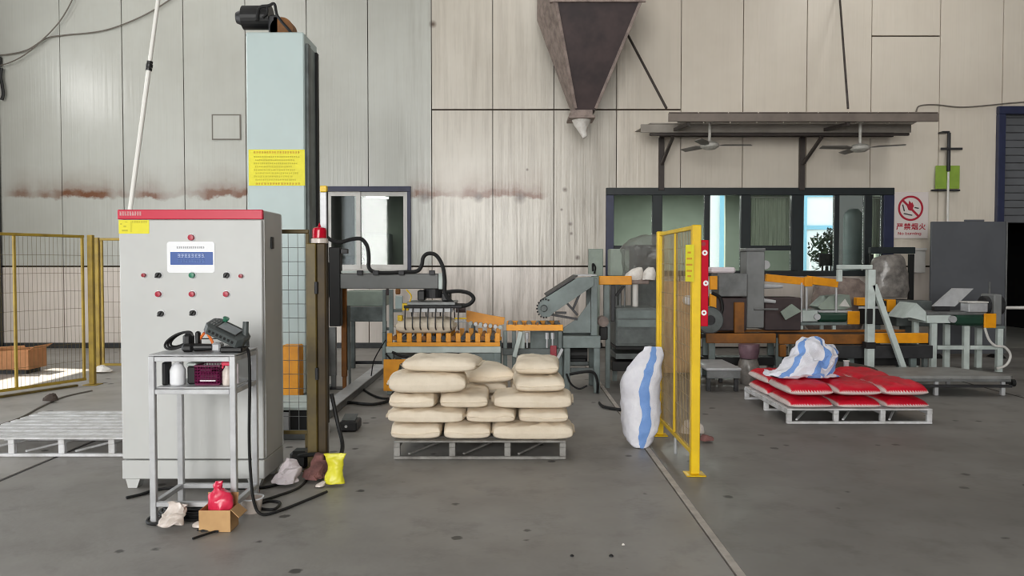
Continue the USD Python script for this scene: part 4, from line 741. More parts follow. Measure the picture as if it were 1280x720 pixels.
t.p('body', bx(lx - .024, 5.50, .012, lx + .020, 5.545, Z(240, 5.5), .004), 'light_steel'); t.p('cap', bx(lx - .025, 5.499, Z(240, 5.5) + .001, lx + .021, 5.546, Z(232, 5.5), .004), 'yellow_paint'); t.p('lens_strip', bx(lx + .0205, 5.51, .3, lx + .024, 5.535, 1.9, .001), 'near_black'); t.p('foot', bx(lx - .05, 5.503, .001, lx + .05, 5.575, .011, .002), 'dark_steel')

# ================================================================== pallets and sacks
def pallet(name, x0, y0, x1, y1, h, label, mat, nslat, nv, gap=.012):
    t = Thing(name, label, 'pallet', 'steel pallets on the floor'); w = x1 - x0; d = y1 - y0; st = .022
    sp = d / nslat
    for i in range(nslat): t.p('slat', bx(x0, y0 + i * sp + .003, h - .014, x1, y0 + (i + 1) * sp - (gap + .004 * (i % 3)), h, .003), mat)
    for y in (y0 + .002, (y0 + y1) / 2 - .02, y1 - .042):
        t.p('skid', bx(x0, y, .002, x1, y + .04, .024, .004), mat)
        for k in range(nv + 1):
            x = x0 + (w - .045) * k / nv; t.p('upright', bx(x, y + .003, .0245, x + .045, y + .037, h - .048, .003), mat)
    for k in range(nv + 1):
        x = x0 + (w - .045) * k / nv; t.p('bearer', bx(x, y0 + .002, h - .047, x + .045, y1 - .002, h - .0145, .003), mat)
    for y in (y0 + .004,): t.p('top_rail', bx(x0 + .046, y, h - .04, x1 - .046, y + .02, h - .016, .002), mat) if nv == 0 else None
    for k in range(nv):
        a = x0 + (w - .045) * k / nv + .05; b = x0 + (w - .045) * (k + 1) / nv - .005
        t.p('brace', bar((a + (b - a) * .15, y0 + .06, .03), (a + (b - a) * .95, y0 + d * .42, .055), .02, .014), mat)
    return t
PX0, PX1 = X(491, 5.68), X(708, 5.68); PH = .137
pallet('steel_pallet', PX0, 5.68, PX1, 6.88, PH, 'grey steel pallet under the beige sack stack', 'pallet_worn', 9, 3)
pallet('steel_pallet', -4.02, 5.76, -2.52, 6.86, .142, 'empty white-grey steel pallet on the floor at the far left', 'pallet_paint', 9, 4, .034)
RX0, RX1, RY0 = X(986, 6.95), X(1169, 6.95), 6.95
pallet('steel_pallet', RX0, RY0, RX1, 8.25, .135, 'grey steel pallet under the red sacks', 'pallet_paint', 9, 3)

SEEDS = [100]
def sack(name, x0, y0, x1, y1, z, h, along, label, mats=('sack_beige', 'sack_beige'), tilt=0, roll=0, spin=0, group=None, printed=False, category='sack', puff=.26, wr=.012, edge=5.0):
    SEEDS[0] += 1; s = SEEDS[0]; Lx, Wy = (x1 - x0, y1 - y0) if along == 'x' else (y1 - y0, x1 - x0)
    top, bot, U, V = pillow(Lx, Wy, h - .003, s, puff=puff, wr=wr, edge=edge, midf=.26 if printed else .42)
    deg = (0 if along == 'x' else 90) + spin; pl = lambda m: place(m, (x0 + x1) / 2, (y0 + y1) / 2, z, deg, tilt, roll)
    t = Thing(name, label, category, group or {'grain_sack': 'beige sacks stacked on the pallet', 'red_sack': 'red sacks on the steel pallet'}.get(name))
    if not printed:
        t.p('body', pl(trimesh.util.concatenate([top, bot])), mats[0], smooth=48)
        for sx in (-1, 1):
            y = np.linspace(-.46, .46, 12) * Wy; w = np.array([fbm(np.array([[k * 9., s, sx]]), 2, s)[0] - .5 for k in y]); zz = h * .42 + w * .02
            o = sx * (Lx / 2 * (1 - .03 * (abs(y) / (Wy / 2)) ** 3) - .006); e = o + sx * (.016 + .012 * (w + .5))
            A = np.c_[o, y, zz + .002]; B = np.c_[e, y, zz + w * .02 + .001]; Vv = np.vstack([A, B, A - [0, 0, .005], B - [0, 0, .004]]); F = []
            for i in range(11):
                F += [[i, i + 12, i + 13], [i, i + 13, i + 1], [24 + i, 25 + i, 37 + i], [24 + i, 37 + i, 36 + i], [12 + i, 36 + i, 37 + i], [12 + i, 37 + i, 13 + i]]
            t.p('sewn_seam', pl(trimesh.Trimesh(Vv, F, process=False)), mats[1])
    else:
        uf = U.reshape(-1)[top.faces].mean(1); vf = V.reshape(-1)[top.faces].mean(1); red = (abs(vf) < .95) & (abs(uf) < .992)
        band = red & (uf > -.62) & (uf < -.40) & (abs(vf) < .8)
        t.p('printed_face', pl(trimesh.Trimesh(top.vertices, top.faces[red], process=False)), mats[0], smooth=48)
        t.p('white_edge', pl(trimesh.util.concatenate([trimesh.Trimesh(top.vertices, top.faces[~red], process=False), bot])), mats[1], smooth=48, label='white side and back of the sack')
    return t
def sx(u): return (u - 640) * .00578
F0 = 5.70
B1, B2, B3, B4, B5 = PH + .001, .258, .362, .476, .60
# (x0, x1, y0, y1, z, h, direction, label, extras)
ROWS = [
 (487, 551, F0, F0 + .60, B1, .119, 'y', 'beige sack, left end of the bottom layer, end towards the camera'),
 (553, 613, F0, F0 + .60, B1, .118, 'y', 'beige sack in the middle of the bottom layer'),
 (615, 717, F0 - .01, F0 + .38, B1, .119, 'x', 'long beige sack lying sideways at the right of the bottom layer'),
 (485, 581, F0, F0 + .38, B2, .103, 'x', 'long beige sack sideways at the left of the second layer'),
 (583, 646, F0, F0 + .60, B2, .103, 'y', 'beige sack in the middle of the second layer'),
 (648, 711, F0, F0 + .60, B2, .103, 'y', 'beige sack at the right end of the second layer'),
 (487, 546, F0, F0 + .60, B3, .112, 'y', 'beige sack at the left end of the third layer'),
 (548, 610, F0 + .01, F0 + .60, B3, .112, 'y', 'beige sack in the middle of the third layer, gap on its right'),
 (617, 716, F0, F0 + .40, B3, .113, 'x', 'long beige sack sideways at the right of the third layer'),
]
for r in ROWS: sack('grain_sack', sx(r[0]), r[2], sx(r[1]), r[3], r[4], r[5], r[6], r[7], spin=RNG.uniform(-1.5, 1.5))
for k, (zz, hh) in enumerate(((B1, .119), (B2, .103), (B3, .113))):
    for a, b in ((487, 560), (563, 636), (640, 712)):
        pass
    nm = ('bottom', 'second', 'third')[k]
    sack('grain_sack', sx(489), F0 + .64, sx(560), F0 + 1.17, zz, hh, 'y', 'beige sack in the rear row of the %s layer, left' % nm); sack('grain_sack', sx(563), F0 + .64, sx(634), F0 + 1.17, zz, hh, 'y', 'beige sack in the rear row of the %s layer, middle' % nm); sack('grain_sack', sx(638), F0 + .64, sx(710), F0 + 1.17, zz, hh, 'y', 'beige sack in the rear row of the %s layer, right' % nm)
sack('grain_sack', sx(485), F0 - .03, sx(582), F0 + .38, B4, .15, 'x', 'plump beige sack, lower of the two piled at the top left', spin=4, puff=.36)
sack('grain_sack', sx(505), F0 + .0, sx(600), F0 + .40, B4 + .148, .112, 'x', 'beige sack crowning the left pile', spin=-6, puff=.40)
sack('grain_sack', sx(568), F0 + .44, sx(634), F0 + 1.02, B4, .13, 'y', 'beige sack lying behind between the two top piles', spin=14, puff=.36)
sack('grain_sack', sx(640), F0 + .60, sx(694), F0 + 1.12, B4, .10, 'y', 'low beige sack at the back behind the right pile', spin=-4)
sack('grain_sack', sx(642), F0 + .02, sx(706), F0 + .56, B4, .115, 'y', 'beige sack, lower of the two piled at the top right', spin=2, puff=.34)
sack('grain_sack', sx(645), F0 + .10, sx(702), F0 + .62, B4 + .114, .118, 'y', 'beige sack crowning the right pile', spin=-3, puff=.40)

# red sacks
Wc = (RX1 - RX0 - .02) / 3; red = ('sack_red', 'sack_red_white'); z1, z2 = .136, .246
nmx = ('left', 'middle', 'right')
for lay, z in enumerate((z1, z2)):
    for row in range(2):
        for c in range(3):
            x = RX0 + .01 + c * Wc; y = RY0 + .0 + row * .635
            sack('red_sack', x + .008, y, x + Wc - .012, y + .615, z, (.102 if lay == 0 else .118) + RNG.uniform(-.006, .006), 'y', 'red and white sack, %s of the %s row in the %s layer' % (nmx[c], ('front', 'rear')[row], ('lower', 'upper')[lay]), red, spin=RNG.uniform(-1.1, 1.1), printed=True, puff=.46, wr=.014)

# the empty woven sack thrown on them
def striped(name, label, keys, stripe, mats=('sack_white', 'sack_blue'), n=72, amp=.012, fs=9, seed=0, p=2.0, floor_z=-9):
    rows = interp_rows(keys, 7); m = loft(rows, n=n, amp=0, p=p)
    V = m.vertices; V = V + (np.stack([fbm(V * fs + o, 4, seed) for o in (0, 31.7, 77.1)], 1) - .5) * 2 * amp; V = V + (np.stack([abs(fbm(V * fs * 1.1 + o, 3, seed + 9) - .5) - .12 for o in (5.1, 41.7, 87.1)], 1) * 2.0 * amp); V[:, 2] = np.maximum(V[:, 2], floor_z)
    nr = len(rows); F = m.faces; side = np.arange(len(F)) < (nr - 1) * n * 2; j = (np.arange(len(F)) // 2) % n; i = np.arange(len(F)) // (2 * n)
    ang = (j + .5) / n * 360; sel = side & np.any([(ang > a_) & (ang < b_) for a_, b_ in stripe], axis=0)
    t = Thing(name, label, 'sack', 'white woven sacks'); t.p('body', trimesh.Trimesh(V, F[~sel], process=False), mats[0], smooth=55); t.p('blue_stripe', trimesh.Trimesh(V, F[sel], process=False), mats[1], smooth=55, label='blue printed stripe')
    return t
YK = 6.02
def k(u, v, hw, ry, dy=0): c = P(u, v, YK); return ((c[0] - .024, YK + ry + dy, c[2]), hw * YK / 1000, ry)
ks = [k(806, 561, 8, .05, .0), k(806, 553, 17, .10), k(807, 535, 23, .14), k(808.5, 510, 25.5, .15, .0), k(810, 480, 26.5, .14, .015), k(815, 462, 22, .11, .05), k(822, 450, 17, .07, .10), k(826, 441, 13, .03, .15), k(827, 436, 11, .012, .17)]
ks = [((c[0], c[1], c[2]), a, b) for c, a, b in ks]
t = striped('woven_sack', 'white woven sack with a blue stripe leaning against the yellow gate', ks, ((262, 292),), amp=.024, fs=6.5, seed=51, floor_z=.002)
t.p('print_mark', cat([bx(X(u, YK - .005), YK + .02, Z(v, YK), X(u + 3, YK), YK + .026, Z(v - 4, YK), .001) for u, v in ((794, 487), (793, 494), (794, 501), (792, 509))]), 'sack_grey_print', kind='stuff') if 0 else None
c0 = np.array([2.86, 7.35, z2 + .105])
ks = [(c0 + [-.36, -.10, -.02], .05, .05), (c0 + [-.33, -.08, .02], .10, .08)]
YK2 = 7.25
def kk(u, v, hw, ry): c = P(u, v, YK2); return ((c[0], YK2 + .15, c[2]), hw * YK2 / 1000, ry)
ks = [kk(1012, 486, 42, .22), kk(1008, 482, 44, .23), kk(1006, 474, 38, .20), kk(1016, 462, 33, .17), kk(1024, 450, 31, .16), kk(1028, 440, 27, .13), kk(1026, 431, 17, .08), kk(1024, 426, 8, .04), kk(1022, 423, 3, .02)]
ks[0] = ((ks[0][0][0], ks[0][0][1], z2 + .132), ks[0][1], ks[0][2]); ks[1] = ((ks[1][0][0], ks[1][0][1], z2 + .150), ks[1][1], ks[1][2])
t = striped('woven_sack', 'crumpled empty white woven sack with blue stripes thrown on the red sacks', ks, ((276, 300), (214, 232), (330, 342)), amp=.075, fs=5.5, seed=68, n=96, floor_z=z2 + .122)

# ================================================================== the palletizer and the packing line
YM = 8.40
t = Thing('palletizer', 'tall pale blue-green palletizer column with a grey lifting arm', 'machine')
mx0, mx1 = X(310, YM), X(382, YM); mt = Z(40, YM)
t.p('column', bx(mx0, YM, .032, mx1, YM + .56, mt, .012), 'mast_paint', label='tall pale blue-green column')
t.p('base_plate', bx(mx0 - .12, YM - .14, .001, mx1 + .14, YM + .70, .031, .004), 'machine_dark')
t.p('side_rail', bx(mx1 + .001, YM + .06, .3, mx1 + .03, YM + .16, mt - .1, .004), 'machine_dark'); t.p('side_rail', bx(mx1 + .001, YM + .42, .3, mx1 + .035, YM + .50, mt - .1, .004), 'near_black')
t.p('side_cover', bx(mx1 + .0005, YM + .161, .3, mx1 + .012, YM + .419, mt - .1, .003), 'machine_paint')
c = P(316, 20, YM + .25); t.p('lift_motor', cyl((c[0] - .10, YM + .25, c[2] - .02), (c[0] + .20, YM + .25, c[2] - .02), .125, n=24), 'black_plastic'); t.p('motor_cap', lathe([(0, 0), (.09, .0), (.06, .07), (0, .085)], (c[0] - .101, YM + .25, c[2] - .02), 20).apply_transform(trimesh.transformations.rotation_matrix(-math.pi / 2, [0, 1, 0], (c[0] - .101, YM + .25, c[2] - .02))), 'dark_steel', smooth=40)
t.p('gearbox', bx(c[0] + .201, YM + .12, mt + .001, c[0] + .32, YM + .40, mt + .22, .02), 'dark_steel'); t.p('motor_mount', bx(c[0] - .05, YM + .16, mt + .001, c[0] + .19, YM + .34, mt + .03, .004), 'dark_steel')
q = P(352, 36, YM + .2); t.p('pulley_guard', prism(sbox(q[0] - .06, q[2] - .14, q[0] + .02, q[2] + .10).union(Point(q[0] + .02, q[2] - .02).buffer(.12)).intersection(sbox(q[0] - .2, mt + .002, q[0] + .3, q[2] + .3)), 'y', YM + .12, YM + .30), 'rust_orange', label='orange pulley guard')
t.p('frame_wire', tube([P(u, v, YM + .1) for u, v in ((321, 26), (324, 10), (336, 7), (343, 5), (346, 18), (352, 27), (360, 36), (366, 44))], .016, 6), 'black_rubber'); t.p('frame_wire', tube([P(u, v, YM + .1) for u, v in ((334, 8), (334, 16), (328, 22))], .012, 6), 'black_rubber')
# board on the column
yb = YM - .006
t.p('notice_board', pb(312, 187, 382, 232, yb, .005, .001), 'yellow_label', label='yellow notice board with lines of print')
t.p('notice_lettering', cat(marks(318, 189, 376, 191.6, 18, yb - .0015, .001, 12), marks(320, 228.5, 376, 230.8, 16, yb - .0015, .001, 13)), 'orange_print', kind='stuff')
t.p('notice_lettering', cat([marks(320 if k % 2 else 318, 195 + k * 4.1, 376 - (k * 7 % 11), 197 + k * 4.1, 22, yb - .0015, .001, 20 + k) for k in range(8)]), 'olive_print', kind='stuff')
# black lift rail, carriage and arm
t.p('lift_rail', bx(X(411, 8.62), 8.62, Z(408, 8.62), X(425, 8.62), 8.74, Z(309, 8.62), .006), 'near_black'); t.p('rail_bracket', bx(X(425, 8.62) + .001, 8.64, Z(317, 8.62), X(434, 8.62), 8.70, Z(311, 8.62), .004), 'black_plastic')
t.p('carriage', bx(mx1 + .036, 8.60, Z(372, 8.62), X(411, 8.62) - .001, 8.80, Z(328, 8.62), .008), 'dark_steel')
t.p('arm', bx(X(425, 8.6) + .002, 8.60, Z(361, 8.6), X(548, 8.6), 8.80, Z(342, 8.6), .008), 'arm_dark', label='grey horizontal arm'); t.p('arm_end_cap', bx(X(548, 8.6) + .001, 8.598, Z(361.5, 8.6), X(553, 8.6), 8.802, Z(341.5, 8.6), .004), 'pale_green_paint')
t.p('arm_cover', bx(X(426, 8.6), 8.61, Z(341.5, 8.6), X(500, 8.6), 8.79, Z(338.5, 8.6), .004), 'pale_green_paint')
HY = 8.57
t.p('hose', tube([P(u, v, HY) for u, v in ((404, 292), (412, 299), (424, 303), (440, 299), (452, 299), (459, 308), (461, 322), (461, 334), (468, 340), (485, 341), (505, 340), (521, 339), (527, 332), (529, 322), (535, 317), (545, 319), (553, 332), (556, 350), (556, 364), (561, 374), (572, 382), (585, 381), (592, 374), (587, 367), (574, 364), (558, 365))], .021, 8), 'black_rubber', label='black cable hose over the arm')
t.p('hose_clip', cat(*[bx(X(u, HY) - .03, HY - .03, Z(338, HY) - .05, X(u, HY) + .03, HY + .04, Z(338, HY) + .0, .004) for u in (450, 470, 502, 540)]), 'dark_steel', kind='stuff')
# gripper head
gy = 8.62; ga, gb = X(512, gy), X(566, gy)
t.p('wrist_motor', cyl((X(540, gy), gy + .12, Z(373, gy)), (X(540, gy), gy + .12, Z(361.5, gy) - .001), .105, n=20), 'dark_steel'); t.p('wrist_block', bx(X(522, gy), gy - .02, Z(376, gy) + .003, X(531, gy), gy + .2, Z(363, gy), .01), 'black_plastic'); t.p('wrist_block', bx(X(552, gy), gy + .0, Z(377, gy) + .004, X(563, gy), gy + .18, Z(366, gy), .01), 'black_plastic')
t.p('head_plate', bx(ga - .02, gy - .08, Z(381, gy), gb + .03, gy + .38, Z(377, gy), .004), 'grey_steel'); t.p('head_beam', bx(ga, gy - .06, Z(390, gy), gb, gy - .01, Z(381, gy) - .001, .004), 'light_steel'); t.p('head_beam', bx(ga, gy + .30, Z(390, gy), gb, gy + .35, Z(381, gy) - .001, .004), 'light_steel')
for i in range(8):
    u = 508 + i * 9.4; zb0, zb1 = Z(383, gy), Z(415, gy)
    for yy, s in ((gy - .09, -1), (gy + .39, 1)):
        if yy < gy or i % 2 == 0: t.p('gripper_finger', tube([(X(u, gy), yy, zb0), (X(u, gy), yy + s * .06, (zb0 + zb1) / 2), (X(u, gy), yy + s * .05, zb1 + .06), (X(u, gy), yy - s * .03, zb1 + .03)], .0075, 6), 'dark_steel')
t.p('finger_shaft', cyl((ga - .05, gy - .09, Z(383, gy)), (gb + .1, gy - .09, Z(383, gy)), .016), 'dark_steel'); t.p('finger_shaft', cyl((ga - .05, gy + .39, Z(383, gy)), (gb + .1, gy + .39, Z(383, gy)), .016), 'dark_steel')
t.p('yellow_valve', bx(X(503, gy), gy - .04, Z(388, gy), X(511, gy), gy + .04, Z(379, gy), .006), 'yellow_paint', label='yellow valve block'); t.p('yellow_valve', bx(X(497, gy), gy - .03, Z(401, gy), X(503, gy), gy + .04, Z(394, gy), .005), 'yellow_paint'); t.p('clamp_cylinder', cyl((X(570, gy), gy, Z(385, gy)), (X(582, gy), gy, Z(385, gy)), .05), 'hopper_steel'); t.p('air_tube', tube([P(u, v, gy - .05) for u, v in ((508, 362), (514, 370), (512, 380), (518, 388))], .008, 6), 'yellow_paint')
for v in (389, 398, 402): t.p('side_rod', cyl((gb + .02, gy + .0, Z(v, gy)), (X(583, gy), gy + .0, Z(v, gy)), .008), 'yellow_paint' if v == 398 else 'light_steel')
sack('gripped_sack', X(494, gy), gy - .06, X(568, gy), gy + .36, Z(416.5, gy), .17, 'x', 'beige sack held in the gripper on the yellow roller table', puff=.4)

one('bollard', cat(bx(X(350, 8.05), 8.05, .033, X(372.5, 8.05), 8.24, Z(432, 8.05), .012)), 'orange_paint', 'orange yellow guard post at the column foot', 'bollard')
t = Thing('dark_crate', 'low black machine base behind the fence by the cabinet', 'base')
t.p('box', bx(X(326, 6.35), 6.35, .05, X(386, 6.35), 6.9, .235, .006), 'near_black'); t.p('top_cover', bx(X(325, 6.35), 6.33, .236, X(387, 6.35), 6.92, .262, .005), 'pale_green_paint'); t.p('foot_rail', bx(X(328, 6.35), 6.33, .001, X(385, 6.35), 6.88, .049, .004), 'grey_steel'); t.p('inspection_plate', bx(X(352, 6.34), 6.342, .06, X(359, 6.34), 6.349, .22, .002), 'light_steel')
t = Thing('cable_duct', 'grey steel cable duct running back over the floor', 'duct')
t.p('duct_body', bx(-1.77, 7.2, .001, -1.64, 10.4, .075, .006), 'grey_steel'); t.p('duct_lid', bx(-1.778, 7.19, .076, -1.632, 10.41, .088, .003), 'light_steel')
one('floor_hose', tube([G(u, v, .02) for u, v in ((398, 497), (420, 505), (436, 503), (455, 505), (470, 505), (486, 500), (494, 487))], .016, 8), 'black_rubber', 'black hose on the floor left of the sack stack', 'hose')
one('floor_hose', tube([G(u, v, .012) for u, v in ((448, 478), (456, 488), (474, 497), (492, 498))], .012, 8), 'black_rubber', 'thinner hose crossing behind the black floor hose', 'hose')
one('thin_cable', tube([P(u, v, 8.9) for u, v in ((482, 425), (474, 438), (467, 452), (464, 470))], .007, 6), 'black_rubber', 'thin drooping cable left of the yellow roller table', 'cable')
t = Thing('floor_pedestal', 'small dark pedal box on the floor behind the light curtain', 'box')
q = G(437, 540); t.p('box', bx(q[0] - .09, q[1], .001, q[0] + .06, q[1] + .22, .085, .012), 'dark_steel'); t.p('pedal', plate([(q[0] - .07, q[1] + .02, .087), (q[0] + .04, q[1] + .02, .087), (q[0] + .04, q[1] + .16, .115), (q[0] - .07, q[1] + .16, .115)], .01), 'grey_steel'); t.p('button', lathe([(0, 0), (.012, 0), (.010, .01), (0, .011)], (q[0] - .03, q[1] - .0, .045), 12, 'y'), 'white_plastic')
crumple('grey_litter', 'grey litter beside the pedal box', 'scrap', [((q[0] - .20, q[1] - .12, .02), .06, .10), ((q[0] - .20, q[1] - .1, .05), .05, .09), ((q[0] - .19, q[1] - .1, .09), .03, .05)], 'bag_film', .02, 61, 12)

# the roller table with the comb sides
t = Thing('roller_table', 'yellow comb-sided roller table under the gripper', 'conveyor'); YT = 8.52
ta, tb = X(482, YT), X(626, YT)
t.p('side_plate', pb(483, 428, 625, 433, YT, .02, .003), 'orange_paint'); t.p('far_side_plate', bx(ta, YT + .66, Z(433, YT), tb, YT + .68, Z(428, YT), .003), 'orange_paint')
for i in range(12):
    u = 483.5 + i * 12.28
    t.p('comb_tooth', pb(u, 416.5, u + 6.2, 427.8, YT, .02, .003), 'orange_paint'); t.p('comb_tooth', bx(X(u, YT), YT + .66, Z(427.8, YT), X(u + 6.2, YT), YT + .68, Z(416.5, YT), .003), 'orange_paint')
for i in range(11):
    u = 492.5 + i * 12.28; x = X(u, YT); t.p('roller', cyl((x, YT + .003, Z(422, YT) - .005), (x, YT + .68, Z(422, YT) - .005), .024, n=12), 'dark_steel' if i % 3 else 'rust_orange')
t.p('frame_beam', pb(482, 433.3, 626, 441, YT + .01, .06, .004), 'pale_green_paint'); t.p('frame_beam', bx(ta, YT + .61, Z(441, YT), tb, YT + .67, Z(433.3, YT), .004), 'machine_paint')
t.p('apron', pb(560, 441.3, 625, 470, YT + .05, .02, .003), 'machine_paint'); t.p('cross_tray', bx(X(484, YT), YT + .08, Z(449, YT), X(559, YT), YT + .6, Z(446, YT), .003), 'machine_dark')
for u in (483, 618):
    for yy in (YT + .012, YT + .60): t.p('leg', bx(X(u, YT), yy, .001, X(u + 8, YT), yy + .06, Z(441.3, YT), .004), 'machine_paint')
t.p('low_rail', bx(X(491.5, YT), YT + .02, .12, X(617.5, YT), YT + .06, .17, .004), 'machine_paint')
t.p('tail_chute', plate([P(480, 449, YT - .02), P(497, 449, YT - .02), P(489, 489, YT - .02), P(480, 489, YT - .02)], .001).apply_transform(np.eye(4)) if 0 else prism([(P(u, v, YT)[0], P(u, v, YT)[2]) for u, v in ((480, 449), (510, 449), (500, 455), (492, 488), (480, 488))], 'y', YT - .03, YT + .005), 'orange_paint', label='orange corner guard')
t.p('hose', tube([P(u, v, YT + .0) for u, v in ((490, 440), (505, 446), (525, 448), (545, 444), (565, 442), (588, 446), (603, 456), (608, 470))], .014, 8), 'black_rubber'); t.p('hose', tube([P(u, v, YT - .01) for u, v in ((482, 442), (490, 452), (494, 466), (486, 478))], .010, 6), 'black_rubber')
t = Thing('feed_chute', 'orange sloped feed chute above the roller table', 'chute'); yc = 9.25
t.p('chute_plate', pprism([(583, 388), (612, 394), (631, 397), (630, 405), (614, 411), (583, 402)], yc, .05), 'orange_paint'); t.p('far_plate', pprism([(583, 388), (612, 394), (631, 397), (630, 405), (614, 411), (583, 402)], yc + .5, .04), 'orange_paint')
t.p('chute_bed', plate([P(584, 401, yc) + [0, .051, 0], P(614, 409, yc) + [0, .051, 0], P(614, 409, yc) + [0, .499, 0], P(584, 401, yc) + [0, .499, 0]], .012), 'grey_steel')
for u, v in ((590, 404), (612, 410)): t.p('leg', bar((X(u, yc), yc + .07, .001), (X(u, yc), yc + .07, Z(v, yc) - .003), .035), 'machine_paint'); t.p('leg', bar((X(u, yc), yc + .46, .001), (X(u, yc), yc + .46, Z(v, yc) - .003), .035), 'machine_paint')
for i in range(7): t.p('idler_roller', cyl((X(588 + i * 6.2, yc - .13), yc - .12, Z(404.5 + .8 * i, yc - .13)), (X(588 + i * 6.2, yc - .13), yc - .005, Z(404.5 + .8 * i, yc - .13)), .022, n=10), 'light_steel' if i % 2 else 'pale_green_paint')

# take-off conveyor with an orange side bar and its pneumatic pushers
t = Thing('takeoff_conveyor', 'grey roller conveyor with an orange side bar', 'conveyor'); YV = 8.60
t.p('side_bar', pb(633, 406, 704, 413.5, YV, .05, .004), 'orange_paint', label='orange side bar'); t.p('far_bar', bx(X(633, YV), YV + .6, Z(413.5, YV), X(704, YV), YV + .65, Z(406, YV), .004), 'orange_paint')
for i in range(6): u = 638 + i * 12.3; t.p('roller', cyl((X(u, YV), YV + .052, Z(409, YV)), (X(u, YV), YV + .598, Z(409, YV)), .032, n=12), 'grey_steel')
for u in (643, 655, 671): t.p('bracket', pb(u, 403, u + 2, 406.5, YV - .012, .012, .002), 'rust_orange')
t.p('lower_beam', pb(628, 436, 704, 444, YV + .02, .05, .004), 'machine_dark'); t.p('back_plate', pb(663, 414, 703, 436, YV + .3, .02, .003), 'machine_paint')
for u, w in ((629, 5), (640, 5), (648, 8), (698, 5)): t.p('leg', pb(u, 413.8, u + w, 496, YV + .08, .05, .004), 'machine_paint' if u != 648 else 'pale_green_paint')
for u in (659, 684, 691): t.p('pusher', cyl((X(u, YV), YV + .02, Z(416, YV)), (X(u, YV), YV + .02, Z(424, YV)), .02), 'light_steel'); t.p('pusher_rod', cyl((X(u, YV), YV + .02, Z(435, YV)), (X(u, YV), YV + .02, Z(424.2, YV)), .010), 'light_steel')
t.p('red_valve', pb(688, 432, 696, 446, YV - .01, .028, .006), 'dark_red', label='dark red valve'); t.p('slanted_strut', bar(P(643, 446, YV), P(651, 414.5, YV), .045), 'pale_green_paint', label='pale slanted strut'); t.p('slanted_strut', bar(P(697, 448, YV), P(703, 436, YV), .03), 'light_steel')

# inclined flattening press with the chain wheel
t = Thing('flattening_press', 'grey inclined sack flattening conveyor with a toothed chain wheel', 'conveyor'); YP = 8.62
t.p('side_frame', pprism([(679, 397), (673, 391), (672, 384), (676, 376), (684, 371), (722, 347), (742, 346), (742, 357), (692, 391), (687, 396)], YP, .04), 'machine_paint')
t.p('far_side_frame', pprism([(679, 397), (673, 391), (672, 384), (676, 376), (684, 371), (722, 347), (742, 346), (742, 357), (692, 391), (687, 396)], YP + .6, .04), 'machine_paint')
t.p('belt', prism([(P(u, v, YP)[0], P(u, v, YP)[2]) for u, v in ((681, 394), (676, 390), (675, 383), (679, 377), (723, 349.5), (741, 348.5), (741, 355), (689, 390))], 'y', YP + .041, YP + .599), 'near_black')
t.p('top_cover', bar(P(683, 371.5, YP) + [0, .3, .012], P(722, 346, YP) + [0, .3, .012], .6, .014), 'dark_steel'); t.p('head_cover', bx(X(722, YP), YP - .02, Z(346, YP) + .01, X(746, YP), YP + .66, Z(343.5, YP), .004), 'light_steel')
for k in range(12):
    a = math.radians(62 + k * 20); t.p('chain_tooth', pb(681 - .0 + 9.6 * math.cos(a) * 1.02 - 1, 385.5 - 11.5 * math.sin(a) - 1.1, 681 + 9.6 * math.cos(a) * 1.02 + 1, 385.5 - 11.5 * math.sin(a) + 1.1, YP - .012, .011, .003), 'near_black')
c = P(680, 385.5, YP); t.p('wheel_hub', lathe([(0, 0), (.04, 0), (.03, .02), (0, .022)], (c[0], YP, c[2]), 16, 'y'), 'machine_dark')
for a, b in (((688, 393), (722, 399)), ((707, 377), (722, 394)), ((726, 364), (716, 387)), ((694, 391), (708, 391))): t.p('brace', bar(P(*a, YP + .05), P(*b, YP + .05), .025), 'dark_steel')
t.p('gusset', pprism([(704, 410), (722, 398), (738, 376), (738, 416), (704, 416)], YP + .06, .02), 'machine_paint'); t.p('upright', pb(739, 347.5, 747, 419.5, YP + .04, .07, .004), 'machine_paint'); t.p('upright', bx(X(739, YP), YP + .55, Z(419.5, YP), X(747, YP), YP + .62, Z(347.5, YP), .004), 'machine_paint')
t.p('table_beam', pb(704, 420, 751, 435, YP + .0, .07, .004), 'machine_paint'); t.p('table_beam', bx(X(704, YP), YP + .56, Z(435, YP), X(751, YP), YP + .63, Z(420, YP), .004), 'machine_paint')
for u in (743, 705.5):
    for yy in (YP + .005, YP + .56): t.p('leg', bx(X(u, YP), yy, .001, X(u + 7.5, YP), yy + .06, Z(435.3, YP), .004), 'machine_paint')
t.p('stretcher', pb(713.5, 460, 742.5, 466, YP + .01, .04, .004), 'machine_dark'); t.p('stretcher', bx(X(713.5, YP), YP + .57, Z(466, YP), X(742.5, YP), YP + .61, Z(460, YP), .004), 'machine_dark')
t.p('motor', cyl((X(712, YP), YP + .3, Z(447, YP)), (X(737, YP), YP + .3, Z(447, YP)), .085), 'near_black'); t.p('motor_bed', bx(X(711, YP), YP + .2, Z(459.5, YP), X(738, YP), YP + .4, Z(455, YP), .003), 'machine_dark'); t.p('motor_block', bx(X(714, YP), YP + .23, Z(454.8, YP), X(735, YP), YP + .37, Z(452, YP), .003), 'near_black')
one('machine_hose', tube([P(u, v, YP - .05) for u, v in ((712, 468), (730, 465), (742, 466), (747, 478), (747, 497))] + [G(u, v, .016) for u, v in ((752, 507), (768, 511), (784, 513))], .015, 8), 'black_rubber', 'black hose looping down from the inclined press to the floor', 'hose')
one('machine_hose', tube([P(u, v, YP - .1) for u, v in ((708, 467), (714, 480), (724, 486), (734, 482))], .010, 8), 'black_rubber', 'thin hose drooping right of the beige sacks', 'hose')

